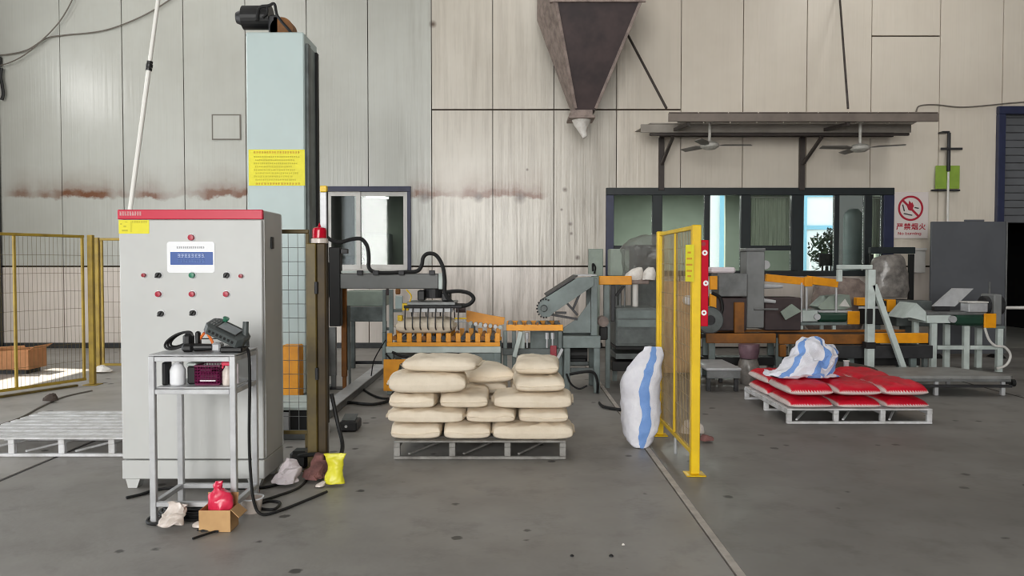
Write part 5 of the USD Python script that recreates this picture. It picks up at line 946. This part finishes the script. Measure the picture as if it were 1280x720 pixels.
# weighing and sewing block in the middle
t = Thing('sewing_station', 'grey bench machine with an orange bar behind the yellow gate', 'machine'); YB = 9.0
t.p('cabinet_block', pb(770, 385, 822, 433, YB, .6, .008), 'machine_dark'); t.p('cover_panel', pb(772, 388, 821, 398, YB - .012, .011, .003), 'machine_paint'); t.p('cover_panel', pb(772, 411, 821, 430, YB - .012, .011, .003), 'machine_dark'); t.p('cover_panel', pb(772, 400, 821, 409, YB - .012, .011, .003), 'machine_paint')
t.p('underframe', pb(770, 433.3, 824, 437, YB + .02, .5, .003), 'near_black'); t.p('tray', pb(770, 442, 824, 449, YB + .02, .5, .004), 'machine_dark'); t.p('lower_tray', pb(766, 452, 824, 464, YB + .05, .5, .004), 'near_black')
for u in (757.5, 766.5, 815): t.p('leg', pb(u, 402 if u < 760 else 437.3 if u > 770 else 434, u + 5.5, 485.5, YB - .0 if u < 760 else YB + .53, .05, .004), 'machine_paint')
t.p('column', pb(755, 352, 762, 401.5, YB + .1, .08, .004), 'machine_paint'); t.p('column', pb(764, 356, 769, 402, YB + .13, .05, .004), 'dark_steel'); t.p('orange_bar', pb(749, 345, 790, 356, YB + .04, .05, .006), 'orange_paint', label='orange horizontal bar'); t.p('bar_hook', bar(P(780, 357, YB + .05), P(770, 370, YB + .05), .03), 'near_black')
t.p('white_cylinder', cyl((X(799.5, YB), YB + .3, Z(385, YB) + .001), (X(799.5, YB), YB + .3, Z(356, YB)), .033), 'white_frame', label='white upright cylinder'); t.p('cylinder_head', bx(X(793, YB), YB + .22, Z(356, YB) + .001, X(816, YB), YB + .38, Z(350, YB), .01), 'hopper_edge')
for u in (774, 779, 785): t.p('thin_rod', cyl((X(u, YB), YB + .25, Z(385, YB) + .001), (X(u, YB), YB + .25, Z(357, YB)), .010), 'grey_steel')
c = P(755, 402, YB - .04); t.p('beige_motor', cyl((c[0] - .01, YB - .07, c[2]), (c[0] - .01, YB + .10, c[2]), .06, n=20), 'hopper_edge', label='beige round motor end'); t.p('motor_foot', pb(750, 408.5, 760, 425, YB - .03, .12, .01), 'near_black')
t.p('top_powder', loft(interp_rows([(P(797, 350, YB) + [0, .3, 0], .11, .08), (P(798, 344, YB) + [0, .3, 0], .10, .08), (P(803, 338, YB) + [0, .3, 0], .06, .06), (P(806, 335, YB) + [0, .3, 0], .02, .02)], 4), amp=.02, fs=9, seed=71), 'white_powder', smooth=45); t.p('powder_bag', loft(interp_rows([(P(815, 350, YB) + [0, .2, 0], .07, .08), (P(816, 341, YB) + [0, .2, 0], .07, .08), (P(818, 334, YB) + [0, .2, 0], .03, .04)], 4), amp=.012, fs=9, seed=72), 'white_powder', smooth=45)
t = Thing('wrapped_machine', 'dark machine under torn clear plastic behind the yellow gate', 'machine'); YX = 10.4
t.p('machine_head', pb(793, 306, 826, 347, YX, .5, .03), 'near_black'); t.p('stand', bx(X(795, YX), YX + .05, .001, X(822, YX), YX + .45, Z(347, YX) - .001, .01), 'machine_dark')
t.p('plastic_wrap', loft(interp_rows([((X(800, YX), YX + .25, Z(349, YX)), .24, .34), ((X(800, YX), YX + .25, Z(330, YX)), .25, .34), ((X(803, YX), YX + .25, Z(310, YX)), .25, .32), ((X(812, YX), YX + .25, Z(298, YX)), .20, .27), ((X(816, YX), YX + .25, Z(294, YX)), .10, .15)], 5), n=64, p=3, amp=.08, fs=6, seed=75), 'film_wrap', smooth=60)
t.p('pale_side_panel', pb(763, 311, 781, 345, YX + .1, .3, .01), 'plate_green'); t.p('side_stand', bx(X(765, YX), YX + .15, .001, X(779, YX), YX + .35, Z(345, YX + .1) - .003, .005), 'machine_dark')
t = Thing('slender_post', 'pale green steel post with a wedge left of the office window', 'post'); YQ = 11.5; t.p('post', pb(736, 311, 754, 345, YQ, .12, .006), 'plate_green'); t.p('leg', bx(X(740, YQ), YQ + .02, .001, X(750, YQ), YQ + .10, Z(345, YQ) - .001, .004), 'plate_green'); t.p('cable_hook', tube([P(u, v, YQ - .02) for u, v in ((741, 339), (741, 330), (744, 334), (743, 342))], .015, 6), 'black_rubber')

# long orange-sided main conveyor
t = Thing('main_conveyor', 'long rusty orange floor conveyor under the packing machines', 'conveyor'); YL = 9.5
t.p('side_beam', pb(884, 417, 971, 429, YL, .05, .005), 'rust_orange', label='rusty orange left beam'); t.p('side_beam', pb(975, 418, 1092, 430, YL + .12, .05, .005), 'rust_orange'); t.p('end_beam', pb(1094, 416.5, 1162, 429, YL + .02, .06, .005), 'orange_paint', label='bright orange right beam end')
t.p('far_beam', bx(X(884, YL), YL + .56, Z(429, YL), X(1162, YL), YL + .60, Z(417, YL), .005), 'rust_orange'); t.p('belt', bx(X(884, YL), YL + .18, Z(424, YL), X(1160, YL), YL + .55, Z(420, YL), .004), 'near_black')
for u in (892, 978, 1070, 1150):
    for yy in (YL + .19, YL + .50): t.p('leg', bx(X(u, YL), yy, .001, X(u + 8, YL), yy + .05, Z(424, YL) - .001, .004), 'machine_paint')
t.p('deck_plate', bx(X(1000, YL), YL + .0, Z(448, YL), X(1168, YL), YL + .17, Z(432, YL), .004), 'dark_steel'); t.p('undertray', bx(X(885, YL), YL + .24, .16, X(1165, YL), YL + .49, .26, .006), 'near_black'); t.p('orange_stub', pb(976, 431, 984, 446, YL + .10, .06, .004), 'rust_orange'); t.p('deck_leg', cat(*[bx(X(u, YL), YL + .06, .001, X(u + 5, YL), YL + .12, Z(448, YL) - .001, .003) for u in (1004, 1160)]), 'machine_dark')
t = Thing('bagging_machine', 'brown and grey bagging machine with an upright column', 'machine'); YA = 9.72
t.p('control_box', pb(898, 342, 935, 371, YA, .35, .012), 'grey_steel', label='grey box'); t.p('upright_column', pb(934, 314, 956, 410, YA + .1, .3, .01), 'arm_grey'); t.p('column_cap', pb(933, 310, 957, 314, YA + .09, .32, .006), 'grey_steel')
t.p('lower_body', pb(890, 372, 934, 413.5, YA + .02, .5, .01), 'hopper_steel'); t.p('right_body', pb(956.5, 372, 1002, 413, YA + .25, .4, .01), 'hopper_steel'); t.p('orange_upright', pb(919, 378, 931, 416, YA - .06, .06, .004), 'rust_orange', label='rusty orange upright'); t.p('orange_side', pb(888, 345, 897, 362, YA - .02, .05, .004), 'orange_paint'); t.p('orange_side', pb(888, 367, 896, 386, YA - .02, .05, .004), 'orange_paint')
c = P(887, 400, YA - .12); t.p('round_motor', cyl((c[0], YA - .14, c[2]), (c[0], YA + .015, c[2]), .165, n=24), 'dark_steel'); t.p('motor_ring', lathe([(.06, .0), (.15, .0), (.15, .02), (.06, .02)], (c[0], YA - .14, c[2]), 24, 'y'), 'machine_dark'); t.p('belt_guard', tube([P(u, v, YA - .05) for u, v in ((890, 366), (900, 372), (903, 385), (900, 396))], .02, 8), 'near_black')
t.p('papers', pb(890, 334, 920, 341.4, YA + .05, .3, .02), 'white_paper', label='white bag on top'); t.p('pulley', lathe([(0, 0), (.055, 0), (.055, .03), (0, .03)], (X(964, YA), YA + .24, Z(331, YA)), 18, 'y'), 'light_steel'); t.p('cross_rod', cyl((X(945, YA), YA + .06, Z(387, YA)), (X(975, YA), YA + .06, Z(387, YA)), .012), 'grey_steel')
t.p('cylinder', cyl((X(958, YA), YA + .16, Z(358.5, YA)), (X(984, YA), YA + .16, Z(358.5, YA)), .032, .02), 'light_steel'); t.p('cylinder', cyl((X(957, YA), YA + .16, Z(376, YA)), (X(975, YA), YA + .16, Z(378, YA)), .03, .02), 'light_steel'); t.p('slide_sheet', pprism([(976, 390), (990, 380), (1002, 389), (982, 400)], YA + .05, .03), 'plate_green')
for u in (904, 945, 985): t.p('frame_leg', bx(X(u, YA), YA + .3, .001, X(u + 7, YA), YA + .36, Z(416, YA) - .001, .004), 'dark_steel') if 0 else None
t = Thing('dust_cabinet', 'dusty brown cabinet seen through the yellow mesh', 'cabinet'); YW2 = 9.9
t.p('body', pb(830, 352, 872, 466, YW2, .4, .01), 'dusty_brown')
for v0_, v1_ in ((355, 388), (390, 425), (427, 463)): t.p('panel', pb(833, v0_, 869, v1_, YW2 - .012, .011, .003), 'dusty_brown')
for u in (832, 866): t.p('foot', bx(X(u, YW2), YW2 + .05, .001, X(u + 5, YW2), YW2 + .35, Z(466, YW2) - .001, .003), 'dark_steel')
cw = P(859, 375, YW2); t.p('white_cap', lathe([(0, .012), (.062, .012), (.062, .10), (.05, .115), (0, .116)], (cw[0], YW2, cw[2]), 20, 'y'), 'white_plastic', label='round white cap', smooth=40)
t = Thing('filling_spout', 'purple and white filling spout hanging under the orange beam', 'spout'); YF = 9.30; c = (X(937, YF), YF)
t.p('upper_sleeve', loft(interp_rows([((c[0], c[1], Z(430, YF)), .12, .12), ((c[0], c[1], Z(440, YF)), .115, .115), ((c[0], c[1], Z(448, YF)), .10, .10)], 4), amp=.008, fs=8, seed=81), 'purple_film', smooth=45); t.p('lower_bag', loft(interp_rows([((c[0], c[1], Z(448.4, YF)), .10, .10), ((c[0], c[1], Z(458, YF)), .125, .12), ((c[0], c[1], Z(470, YF)), .12, .12), ((c[0], c[1], Z(480, YF)), .09, .10)], 4), amp=.012, fs=8, seed=82), 'bag_film', smooth=45); t.p('stand_pipe', cyl((c[0], c[1], .001), (c[0], c[1], Z(480, YF) - .001), .07), 'machine_dark')
t = Thing('floor_bench', 'low pale steel bench beside the filling spout', 'bench'); YN = 8.7
t.p('top', bx(X(884, YN), YN, .235, X(928, YN), YN + .8, .265, .006), 'light_steel'); t.p('front_apron', bx(X(885, YN), YN + .002, .15, X(927, YN), YN + .03, .234, .004), 'grey_steel')
for u in (886, 921):
    for yy in (YN + .05, YN + .7): t.p('leg', bx(X(u, YN), yy, .001, X(u + 5, YN), yy + .04, .149 if yy < YN + .1 else .234, .003), 'dark_steel')

# upper belt conveyor in the middle right
t = Thing('yellow_rail_conveyor', 'orange railed overhead conveyor under the office window', 'conveyor'); YR = 10.2
t.p('rail', bar(P(957, 347, YR), P(1008, 352, YR), .05, .095), 'orange_paint'); t.p('rail', bar(P(1008.5, 349.5, YR - .03), P(1047, 354.5, YR - .03), .05, .10), 'orange_paint'); t.p('joint_plate', pb(1006, 346, 1016, 358, YR - .075, .018, .003), 'orange_paint'); t.p('far_rail', bar(P(957, 347, YR) + [0, .5, 0], P(1047, 354, YR) + [0, .5, 0], .05, .09), 'rust_orange'); t.p('bed', plate([P(958, 351, YR) + [0, .03, 0], P(1046, 358, YR) + [0, .03, 0], P(1046, 358, YR) + [0, .47, 0], P(958, 351, YR) + [0, .47, 0]], .01), 'near_black')
for u, vb, vt_ in ((1001.5, 402.6, 353.5), (1008, 387.8, 357.5), (1045, 390.8, 359.5)): t.p('hanger', cyl((X(u, YR), YR - .02, Z(vb, YR - .05)), (X(u, YR), YR - .02, Z(vt_, YR)), .014), 'light_steel')
t = Thing('belt_conveyor', 'dark green belt conveyor in the middle behind the thrown sack', 'conveyor', 'green belt conveyors'); YU = 10.15
def beltc(t, u0, u1, v0, v1, Y, wd):
    t.p('belt', pb(u0, v0, u1, v1, Y, wd, .03), 'belt_green', label='dark green belt')
    t.p('end_cap', pb(u1 - 1, v0 - 2, u1 + 14, v1 + 3, Y - .03, .028, .006), 'orange_paint', label='orange drive cover')
beltc(t, 1024, 1062, 391, 402.5, YU, .5); t.p('frame', pb(1000, 402.8, 1064, 406.5, YU + .02, .46, .003), 'machine_paint'); t.p('side_plate', pb(1004, 388, 1023, 402, YU + .02, .46, .006), 'pale_green_paint'); t.p('roller', cyl((X(1022, YU), YU - .02, Z(396, YU)), (X(1022, YU), YU + .018, Z(396, YU)), .04), 'light_steel')
for u in (1001, 1042): t.p('leg', pb(u, 406.8, u + 4, 470, YU + .05, .04, .003), 'pale_green_paint'); t.p('leg', bx(X(u, YU), YU + .4, .001, X(u + 4, YU), YU + .44, Z(406.8, YU), .003), 'pale_green_paint')
t = Thing('white_carton', 'pale wedge of folded plastic lying on the middle belt conveyor', 'package'); t.p('wrap', prism([(P(u, v, YU)[0], P(u, v, YU)[2]) for u, v in ((1026, 384), (1040, 371), (1066, 369), (1069, 384), (1060, 387.5), (1030, 387.5))], 'y', YU + .1, YU + .4), 'plate_green'); t.p('fold', prism([(P(u, v, YU)[0], P(u, v, YU)[2]) for u, v in ((1052, 383), (1060, 374), (1066, 384))], 'y', YU + .085, YU + .099), 'white_frame'); t.p('pad', pb(1024, 388, 1066, 390.7, YU + .04, .42, .004), 'light_steel')
t = Thing('portal_frame', 'pale green portal frame with a long diagonal brace', 'frame'); YO = 9.27
t.p('top_bar', pb(1048, 331, 1091, 336.5, YO, .06, .004), 'pale_green_paint'); t.p('post', pb(1086, 337, 1095, 462, YO, .09, .004), 'pale_green_paint'); t.p('short_post', pb(1048, 337, 1053.5, 352, YO, .06, .004), 'pale_green_paint')
t.p('diagonal', bar((X(1094, YO), YO + .03, Z(356, YO)), (X(1140, YO), YO + .03, .004), .06, .06), 'pale_green_paint'); t.p('post_sleeve', pb(1084.5, 428, 1096.5, 436, YO - .015, .12, .004), 'near_black'); t.p('post_sleeve', pb(1085, 386, 1092, 405, YO - .02, .019, .003), 'near_black')
t = Thing('transfer_motor', 'orange-ended transfer drive between the two green belts', 'machine'); YE = 11.15
t.p('orange_block', pb(1072, 372, 1085, 382, YE, .12, .008), 'orange_paint', label='left orange block'); t.p('orange_block', pb(1110, 374.5, 1121, 390, YE, .12, .008), 'orange_paint', label='right orange block'); t.p('casing', pb(1086, 376, 1109, 406, YE + .02, .3, .01), 'near_black'); t.p('side_casing', pb(1122, 376, 1166, 408, YE + .1, .3, .01), 'machine_dark'); t.p('tie_plate', pb(1074, 383, 1109, 386, YE - .01, .015, .003), 'light_steel')
t.p('stand', bx(X(1090, YE), YE + .1, .001, X(1106, YE), YE + .25, Z(406, YE) - .001, .005), 'machine_dark'); t.p('stand', bx(X(1140, YE), YE + .15, .001, X(1155, YE), YE + .35, Z(408, YE + .1) - .003, .005), 'machine_dark')
t = Thing('belt_conveyor', 'dark green belt conveyor on pale legs at the right end', 'conveyor', 'green belt conveyors'); YJ = 10.3
beltc(t, 1196, 1233, 394, 407, YJ, .55); t.p('bed', pb(1160, 390.5, 1234, 393.6, YJ + .03, .5, .003), 'grey_steel'); t.p('side_plate', pb(1160, 393.9, 1190, 404, YJ + .03, .5, .006), 'pale_green_paint'); t.p('roller', cyl((X(1192, YJ), YJ - .02, Z(399, YJ)), (X(1192, YJ), YJ + .029, Z(399, YJ)), .045), 'light_steel'); t.p('chute_lip', prism([(P(u, v, YJ)[0], P(u, v, YJ)[2]) for u, v in ((1131, 398), (1148, 379), (1160, 390), (1160, 402), (1140, 397))], 'y', YJ + .05, YJ + .5), 'pale_green_paint')
for u in (1166, 1207, 1249):
    vt = 404.3 if u < 1200 else 407.4
    t.p('leg', pb(u, vt, u + 7, 466, YJ + .04, .06, .003), 'pale_green_paint'); t.p('leg', bx(X(u, YJ), YJ + .46, .001, X(u + 7, YJ), YJ + .52, Z(vt, YJ), .003), 'pale_green_paint')
t.p('stretcher', pb(1173.5, 432, 1206.5, 437, YJ + .05, .04, .003), 'pale_green_paint'); t.p('stretcher', pb(1214.5, 432, 1248.5, 437, YJ + .05, .04, .003), 'pale_green_paint'); t.p('end_bar', pb(1233, 407.4, 1258, 411, YJ + .03, .5, .003), 'machine_paint')
c = P(1254, 383, YJ); t.p('drive_motor', cyl((X(1243, YJ), YJ + .25, Z(383, YJ)), (X(1266, YJ), YJ + .25, Z(383, YJ)), .125, n=20), 'dark_steel'); t.p('gearbox', pb(1244, 368, 1254, 406, YJ + .08, .32, .015), 'arm_grey'); t.p('shaft', cyl((X(1266, YJ), YJ + .25, Z(386, YJ)), (X(1300, YJ), YJ + .25, Z(386, YJ)), .02), 'white_frame')
t.p('white_hose', tube([P(u, v, YJ - .05) for u, v in ((1231, 410), (1236, 424), (1244, 432), (1256, 434), (1263, 444), (1258, 456), (1246, 461))], .016, 8), 'white_frame')
t = Thing('tilted_plate', 'pale grey tilted plate above the right green belt', 'plate'); t.p('plate', prism([(P(u, v, YJ)[0], P(u, v, YJ)[2]) for u, v in ((1179, 384), (1205, 361), (1231, 361.5), (1207, 384.5))], 'y', YJ + .25, YJ + .29), 'light_steel'); t.p('support', bx(X(1183, YJ), YJ + .27, Z(390.3, YJ), X(1203, YJ), YJ + .35, Z(384.6, YJ), .003), 'dark_steel')
t = Thing('white_box', 'small pale box on the right green belt', 'box'); t.p('box', pb(1212, 379, 1236, 390.2, YJ + .02, .2, .008), 'light_steel'); t.p('lid', pb(1211, 377, 1237, 378.8, YJ + .01, .22, .003), 'white_frame')
t = Thing('partition', 'large dark grey steel partition standing left of the dark gateway', 'partition', kind='thing'); YD = 11.9
da, db, dz = X(1164, YD), X(1257, YD), Z(277, YD)
t.p('sheet', bx(da, YD, .06, db, YD + .05, dz, .006), 'dark_cabinet'); t.p('edge_strip', bx(db + .001, YD - .01, .06, db + .022, YD + .055, dz, .003), 'grey_steel', label='paler right edge'); t.p('top_bump', bx(X(1206, YD), YD + .005, dz + .001, X(1230, YD), YD + .045, dz + .03, .004), 'dark_cabinet'); t.p('handle', bx(X(1236, YD), YD - .02, Z(372, YD), X(1238, YD), YD - .001, Z(352, YD), .003), 'grey_steel')
for x in (da + .03, db - .15): t.p('foot', prism([(YD - .12, .001), (YD + .2, .001), (YD + .06, .059), (YD - .01, .059)], 'x', x, x + .12), 'near_black')
t = Thing('plastic_bundle', 'bundle of translucent plastic in a dark frame under the window end', 'bundle'); YZ = 12.2
t.p('film', loft(interp_rows([((X(1118, YZ), YZ + .2, Z(372, YZ)), .30, .14), ((X(1118, YZ), YZ + .2, Z(362, YZ)), .30, .16), ((X(1118, YZ), YZ + .2, Z(342, YZ)), .29, .15), ((X(1119, YZ), YZ + .2, Z(325, YZ)), .24, .13), ((X(1121, YZ), YZ + .2, Z(319, YZ)), .16, .09)], 5), n=48, amp=.05, fs=4, seed=91), 'bag_film', smooth=50)
t.p('frame_top', pb(1088, 309, 1144, 317, YZ + .3, .08, .004), 'dark_frame'); t.p('frame_side', pb(1137, 317.5, 1143, 375, YZ + .3, .06, .004), 'near_black'); t.p('frame_side', pb(1088, 317.5, 1092, 375, YZ + .3, .06, .004), 'near_black'); t.p('shelf', pb(1086, 375.3, 1146, 380, YZ + .0, .4, .004), 'near_black'); t.p('shelf_leg', bx(X(1092, YZ), YZ + .1, .001, X(1098, YZ), YZ + .16, Z(380, YZ) - .001, .003), 'near_black'); t.p('shelf_leg', bx(X(1134, YZ), YZ + .1, .001, X(1140, YZ), YZ + .16, Z(380, YZ) - .001, .003), 'near_black')
t = Thing('beige_machine', 'dusty beige sack pile behind the portal frame', 'pile'); YY = 11.6
t.p('sack_pile', loft(interp_rows([((X(1050, YY), YY + .2, .30), .30, .25), ((X(1050, YY), YY + .2, .6), .44, .28), ((X(1056, YY), YY + .2, Z(380, YY)), .42, .26), ((X(1058, YY), YY + .2, Z(358, YY)), .38, .24), ((X(1060, YY), YY + .2, Z(348, YY)), .25, .16)], 5), n=44, amp=.05, fs=4, seed=95), 'hopper_edge', smooth=50); t.p('pile_base', bx(X(1020, YY), YY, .001, X(1085, YY), YY + .45, .299, .01), 'machine_dark')

# low platform at the right and what lies on it
t = Thing('low_platform', 'low grey steel platform on short legs at the right', 'platform'); p0, p1, q0, q1 = 3.72, 5.32, 8.42, 9.17
t.p('deck', prism(Polygon([(p0 - .62, q1), (p0 - .25, q0 + .05), (p1 - .05, q0), (p1, q0 + .05), (p1 - .25, q1)]), 'z', .185, .215), 'platform_steel'); t.p('front_rail', bar((p0 - .2, q0 + .06, .105), (p1 - .02, q0 + .03, .105), .03, .03), 'dark_steel'); t.p('edge_lip', bar((p0 - .2, q0 + .035, .17), (p1 - .05, q0 - .005, .17), .012, .028), 'grey_steel')
for x, y in ((p0 + .06, q0 + .075), (p0 + .8, q0 + .075), (p1 - .09, q0 + .075), (p1 - .35, q1 - .08), (p0 - .2, q1 - .1)): t.p('leg', bx(x - .02, y - .02, .001, x + .02, y + .02, .184, .003), 'light_steel')
t.p('castor', cyl((p1 + .01, q0 + .1, .13), (p1 + .05, q0 + .1, .13), .04), 'black_rubber'); t.p('castor_arm', bx(p1 - .07, q0 + .08, .12, p1 + .009, q0 + .12, .14, .003), 'black_plastic')
crumple('brown_mat', 'dark brown crumpled mat on the low platform behind the red sacks', 'mat', [((3.55, 8.72, .225), .46, .16), ((3.55, 8.72, .26), .44, .15), ((3.50, 8.74, .31), .32, .11), ((3.44, 8.75, .345), .12, .05)], 'brown_mat', .02, 97, 5)
t = Thing('stub_post', 'short pale stub post behind the red sacks', 'post'); t.p('stub', bx(X(1058, 8.33), 8.33, .001, X(1063, 8.33), 8.37, Z(452, 8.33), .004), 'light_steel'); t.p('stub_cap', bx(X(1057.5, 8.33), 8.325, Z(452, 8.33) + .001, X(1063.5, 8.33), 8.375, Z(451, 8.33) + .003, .001), 'white_frame')

# infeed machinery behind the light curtain, left of the roller table
t = Thing('infeed_conveyor', 'dark green-grey infeed conveyor behind the light curtain', 'conveyor'); YI = 10.6
t.p('top_cover', pb(431, 364, 480, 383, YI + .05, .6, .01), 'plate_green', label='pale top cover'); t.p('side_plate', pb(433, 383.3, 482, 402, YI, .05, .006), 'machine_dark'); t.p('upright', pb(478, 362, 482, 415, YI - .06, .05, .003), 'machine_paint'); t.p('upright', pb(486, 362, 491, 418, YI - .08, .05, .003), 'machine_paint'); t.p('cross_bar', bx(X(478, YI), YI - .008, .52, X(491, YI), YI - .001, .56, .002), 'machine_dark'); t.p('orange_knob', pb(494, 361, 500, 368, YI - .08, .05, .01), 'rust_orange'); t.p('green_block', pb(494, 370, 503, 386, YI - .08, .06, .006), 'mast_paint'); t.p('dark_block', pb(482.5, 361, 485.5, 369, YI - .08, .04, .003), 'hopper_steel')
t.p('leg', bx(X(436, YI), YI + .1, .001, X(441, YI), YI + .16, Z(402, YI), .004), 'machine_dark'); t.p('leg', bx(X(476, YI), YI + .1, .001, X(481, YI), YI + .16, Z(402, YI), .004), 'machine_dark'); t.p('foot_bar', bx(X(436, YI), YI + .165, .05, X(481, YI), YI + .2, .09, .004), 'dark_steel'); t.p('block_stand', bx(X(487, YI), YI - .075, .001, X(491, YI), YI - .03, Z(418, YI) - .001, .003), 'machine_paint'); t.p('block_stand', bx(X(478, YI), YI - .055, .001, X(482, YI), YI - .015, Z(415, YI) - .001, .003), 'machine_paint'); t.p('block_arm', bx(X(491, YI), YI - .06, Z(390, YI), X(503, YI), YI - .03, Z(386, YI) - .001, .003), 'machine_paint')
t = Thing('rail_post', 'thin orange-brown post beside two grey posts behind the light curtain', 'post'); YRp = 8.9
t.p('orange_post', pb(426, 358, 432.5, 471, YRp, .05, .004), 'rust_orange', label='orange-brown post'); t.p('grey_post', pb(409, 409, 419, 470, YRp + .05, .06, .004), 'grey_steel'); t.p('grey_post', pb(433.5, 382, 437, 463, YRp + .02, .04, .003), 'machine_dark'); t.p('foot_plate', bx(X(406, YRp), YRp - .02, .001, X(437.5, YRp), YRp + .16, .010, .002), 'dark_steel')
for u, v in ((426, 471), (409, 470), (433.5, 463)): pass
t.p('post_foot', bx(X(427, YRp), YRp + .005, .0105, X(431.5, YRp), YRp + .045, Z(471, YRp) - .001, .002), 'rust_orange'); t.p('post_foot', bx(X(411, YRp), YRp + .055, .0105, X(417, YRp), YRp + .105, Z(470, YRp) - .004, .002), 'grey_steel'); t.p('post_foot', bx(X(434, YRp), YRp + .025, .0105, X(436.8, YRp), YRp + .055, Z(463, YRp) - .003, .002), 'machine_dark')

# far left: carton and litter by the sunlit strip
t = Thing('carton', 'open brown carton on the sunlit floor at the far left', 'box'); YK3 = 10.1; a0, a1 = X(-14, YK3), X(33, YK3); hk = Z(438, YK3)
t.p('front_side', bx(a0, YK3, .06, a1, YK3 + .008, hk, .001), 'cardboard_far'); t.p('back_side', bx(a0, YK3 + .392, .06, a1, YK3 + .40, hk, .001), 'cardboard_far'); t.p('right_side', bx(a1 - .008, YK3 + .0085, .06, a1, YK3 + .3915, hk, .001), 'cardboard_far'); t.p('left_side', bx(a0, YK3 + .0085, .06, a0 + .008, YK3 + .3915, hk, .001), 'cardboard_far'); t.p('bottom', bx(a0 + .0085, YK3 + .0085, .06, a1 - .0085, YK3 + .3915, .07, .001), 'cardboard_far'); t.p('skid', bx(a0 + .05, YK3 + .05, .001, a1 - .05, YK3 + .35, .0595, .004), 'near_black')
t.p('flap', plate([(a0, YK3 - .01, hk + .005), (a1, YK3 - .01, hk + .005), (a1 + .03, YK3 - .12, hk + .07), (a0, YK3 - .12, hk + .04)], .006), 'cardboard_far'); t.p('flap', plate([(a1 + .002, YK3 + .01, hk), (a1 + .002, YK3 + .39, hk), (a1 + .09, YK3 + .39, hk + .05), (a1 + .09, YK3 + .01, hk + .05)], .006), 'cardboard_far')
q = G(64, 503); crumple('brown_litter', 'small brown litter lump on the floor before the left fence', 'scrap', [((q[0], q[1], .02), .08, .05), ((q[0], q[1], .05), .07, .045), ((q[0] + .02, q[1], .09), .03, .025)], 'brown_mat', .018, 103, 12)
q = G(128, 466); crumple('white_litter', 'white litter on the floor beyond the fence post', 'scrap', [((q[0], q[1], .02), .13, .08), ((q[0], q[1], .05), .11, .07), ((q[0], q[1], .085), .05, .04)], 'white_powder', .025, 105, 9)
one('fence_cable', tube([tuple(G(u, v)[:2]) + (.006,) for u, v in ((-20, 538), (10, 529), (30, 521), (52, 509), (80, 497), (115, 489))], .010, 6), 'wire_grey', 'thin cable on the floor between the left pallet and fence', 'cable')
q = G(872, 552); crumple('gate_litter', 'pale pink litter behind the yellow gate post', 'scrap', [((q[0] + .02, q[1] + .25, .02), .10, .06), ((q[0] + .02, q[1] + .25, .06), .09, .055), ((q[0], q[1] + .25, .11), .04, .03)], 'clear_film', .02, 107, 12)
q = G(884, 556); crumple('dark_litter', 'dark red litter right of the yellow gate post', 'scrap', [((q[0] + .02, q[1] + .1, .015), .05, .05), ((q[0] + .02, q[1] + .1, .04), .045, .04), ((q[0], q[1] + .1, .06), .02, .02)], 'dirty_rag', .012, 109, 14)
for i, (u, v, r) in enumerate(((715, 696, .010), (764, 696, .011), (779, 682, .008))):
    q = G(u, v); one('pebble', loft(interp_rows([((q[0], q[1], .003), r, r * .8), ((q[0], q[1], .007), r * .9, r * .7), ((q[0], q[1], .012), r * .4, r * .3)], 3), n=12, amp=.0015, fs=60, seed=110 + i), 'near_black' if i < 2 else 'white_powder', ('left dark crumb on the bare floor near the camera', 'right dark crumb on the bare floor near the camera', 'small white speck on the bare floor in front')[i], 'crumb', smooth=50)

flush()
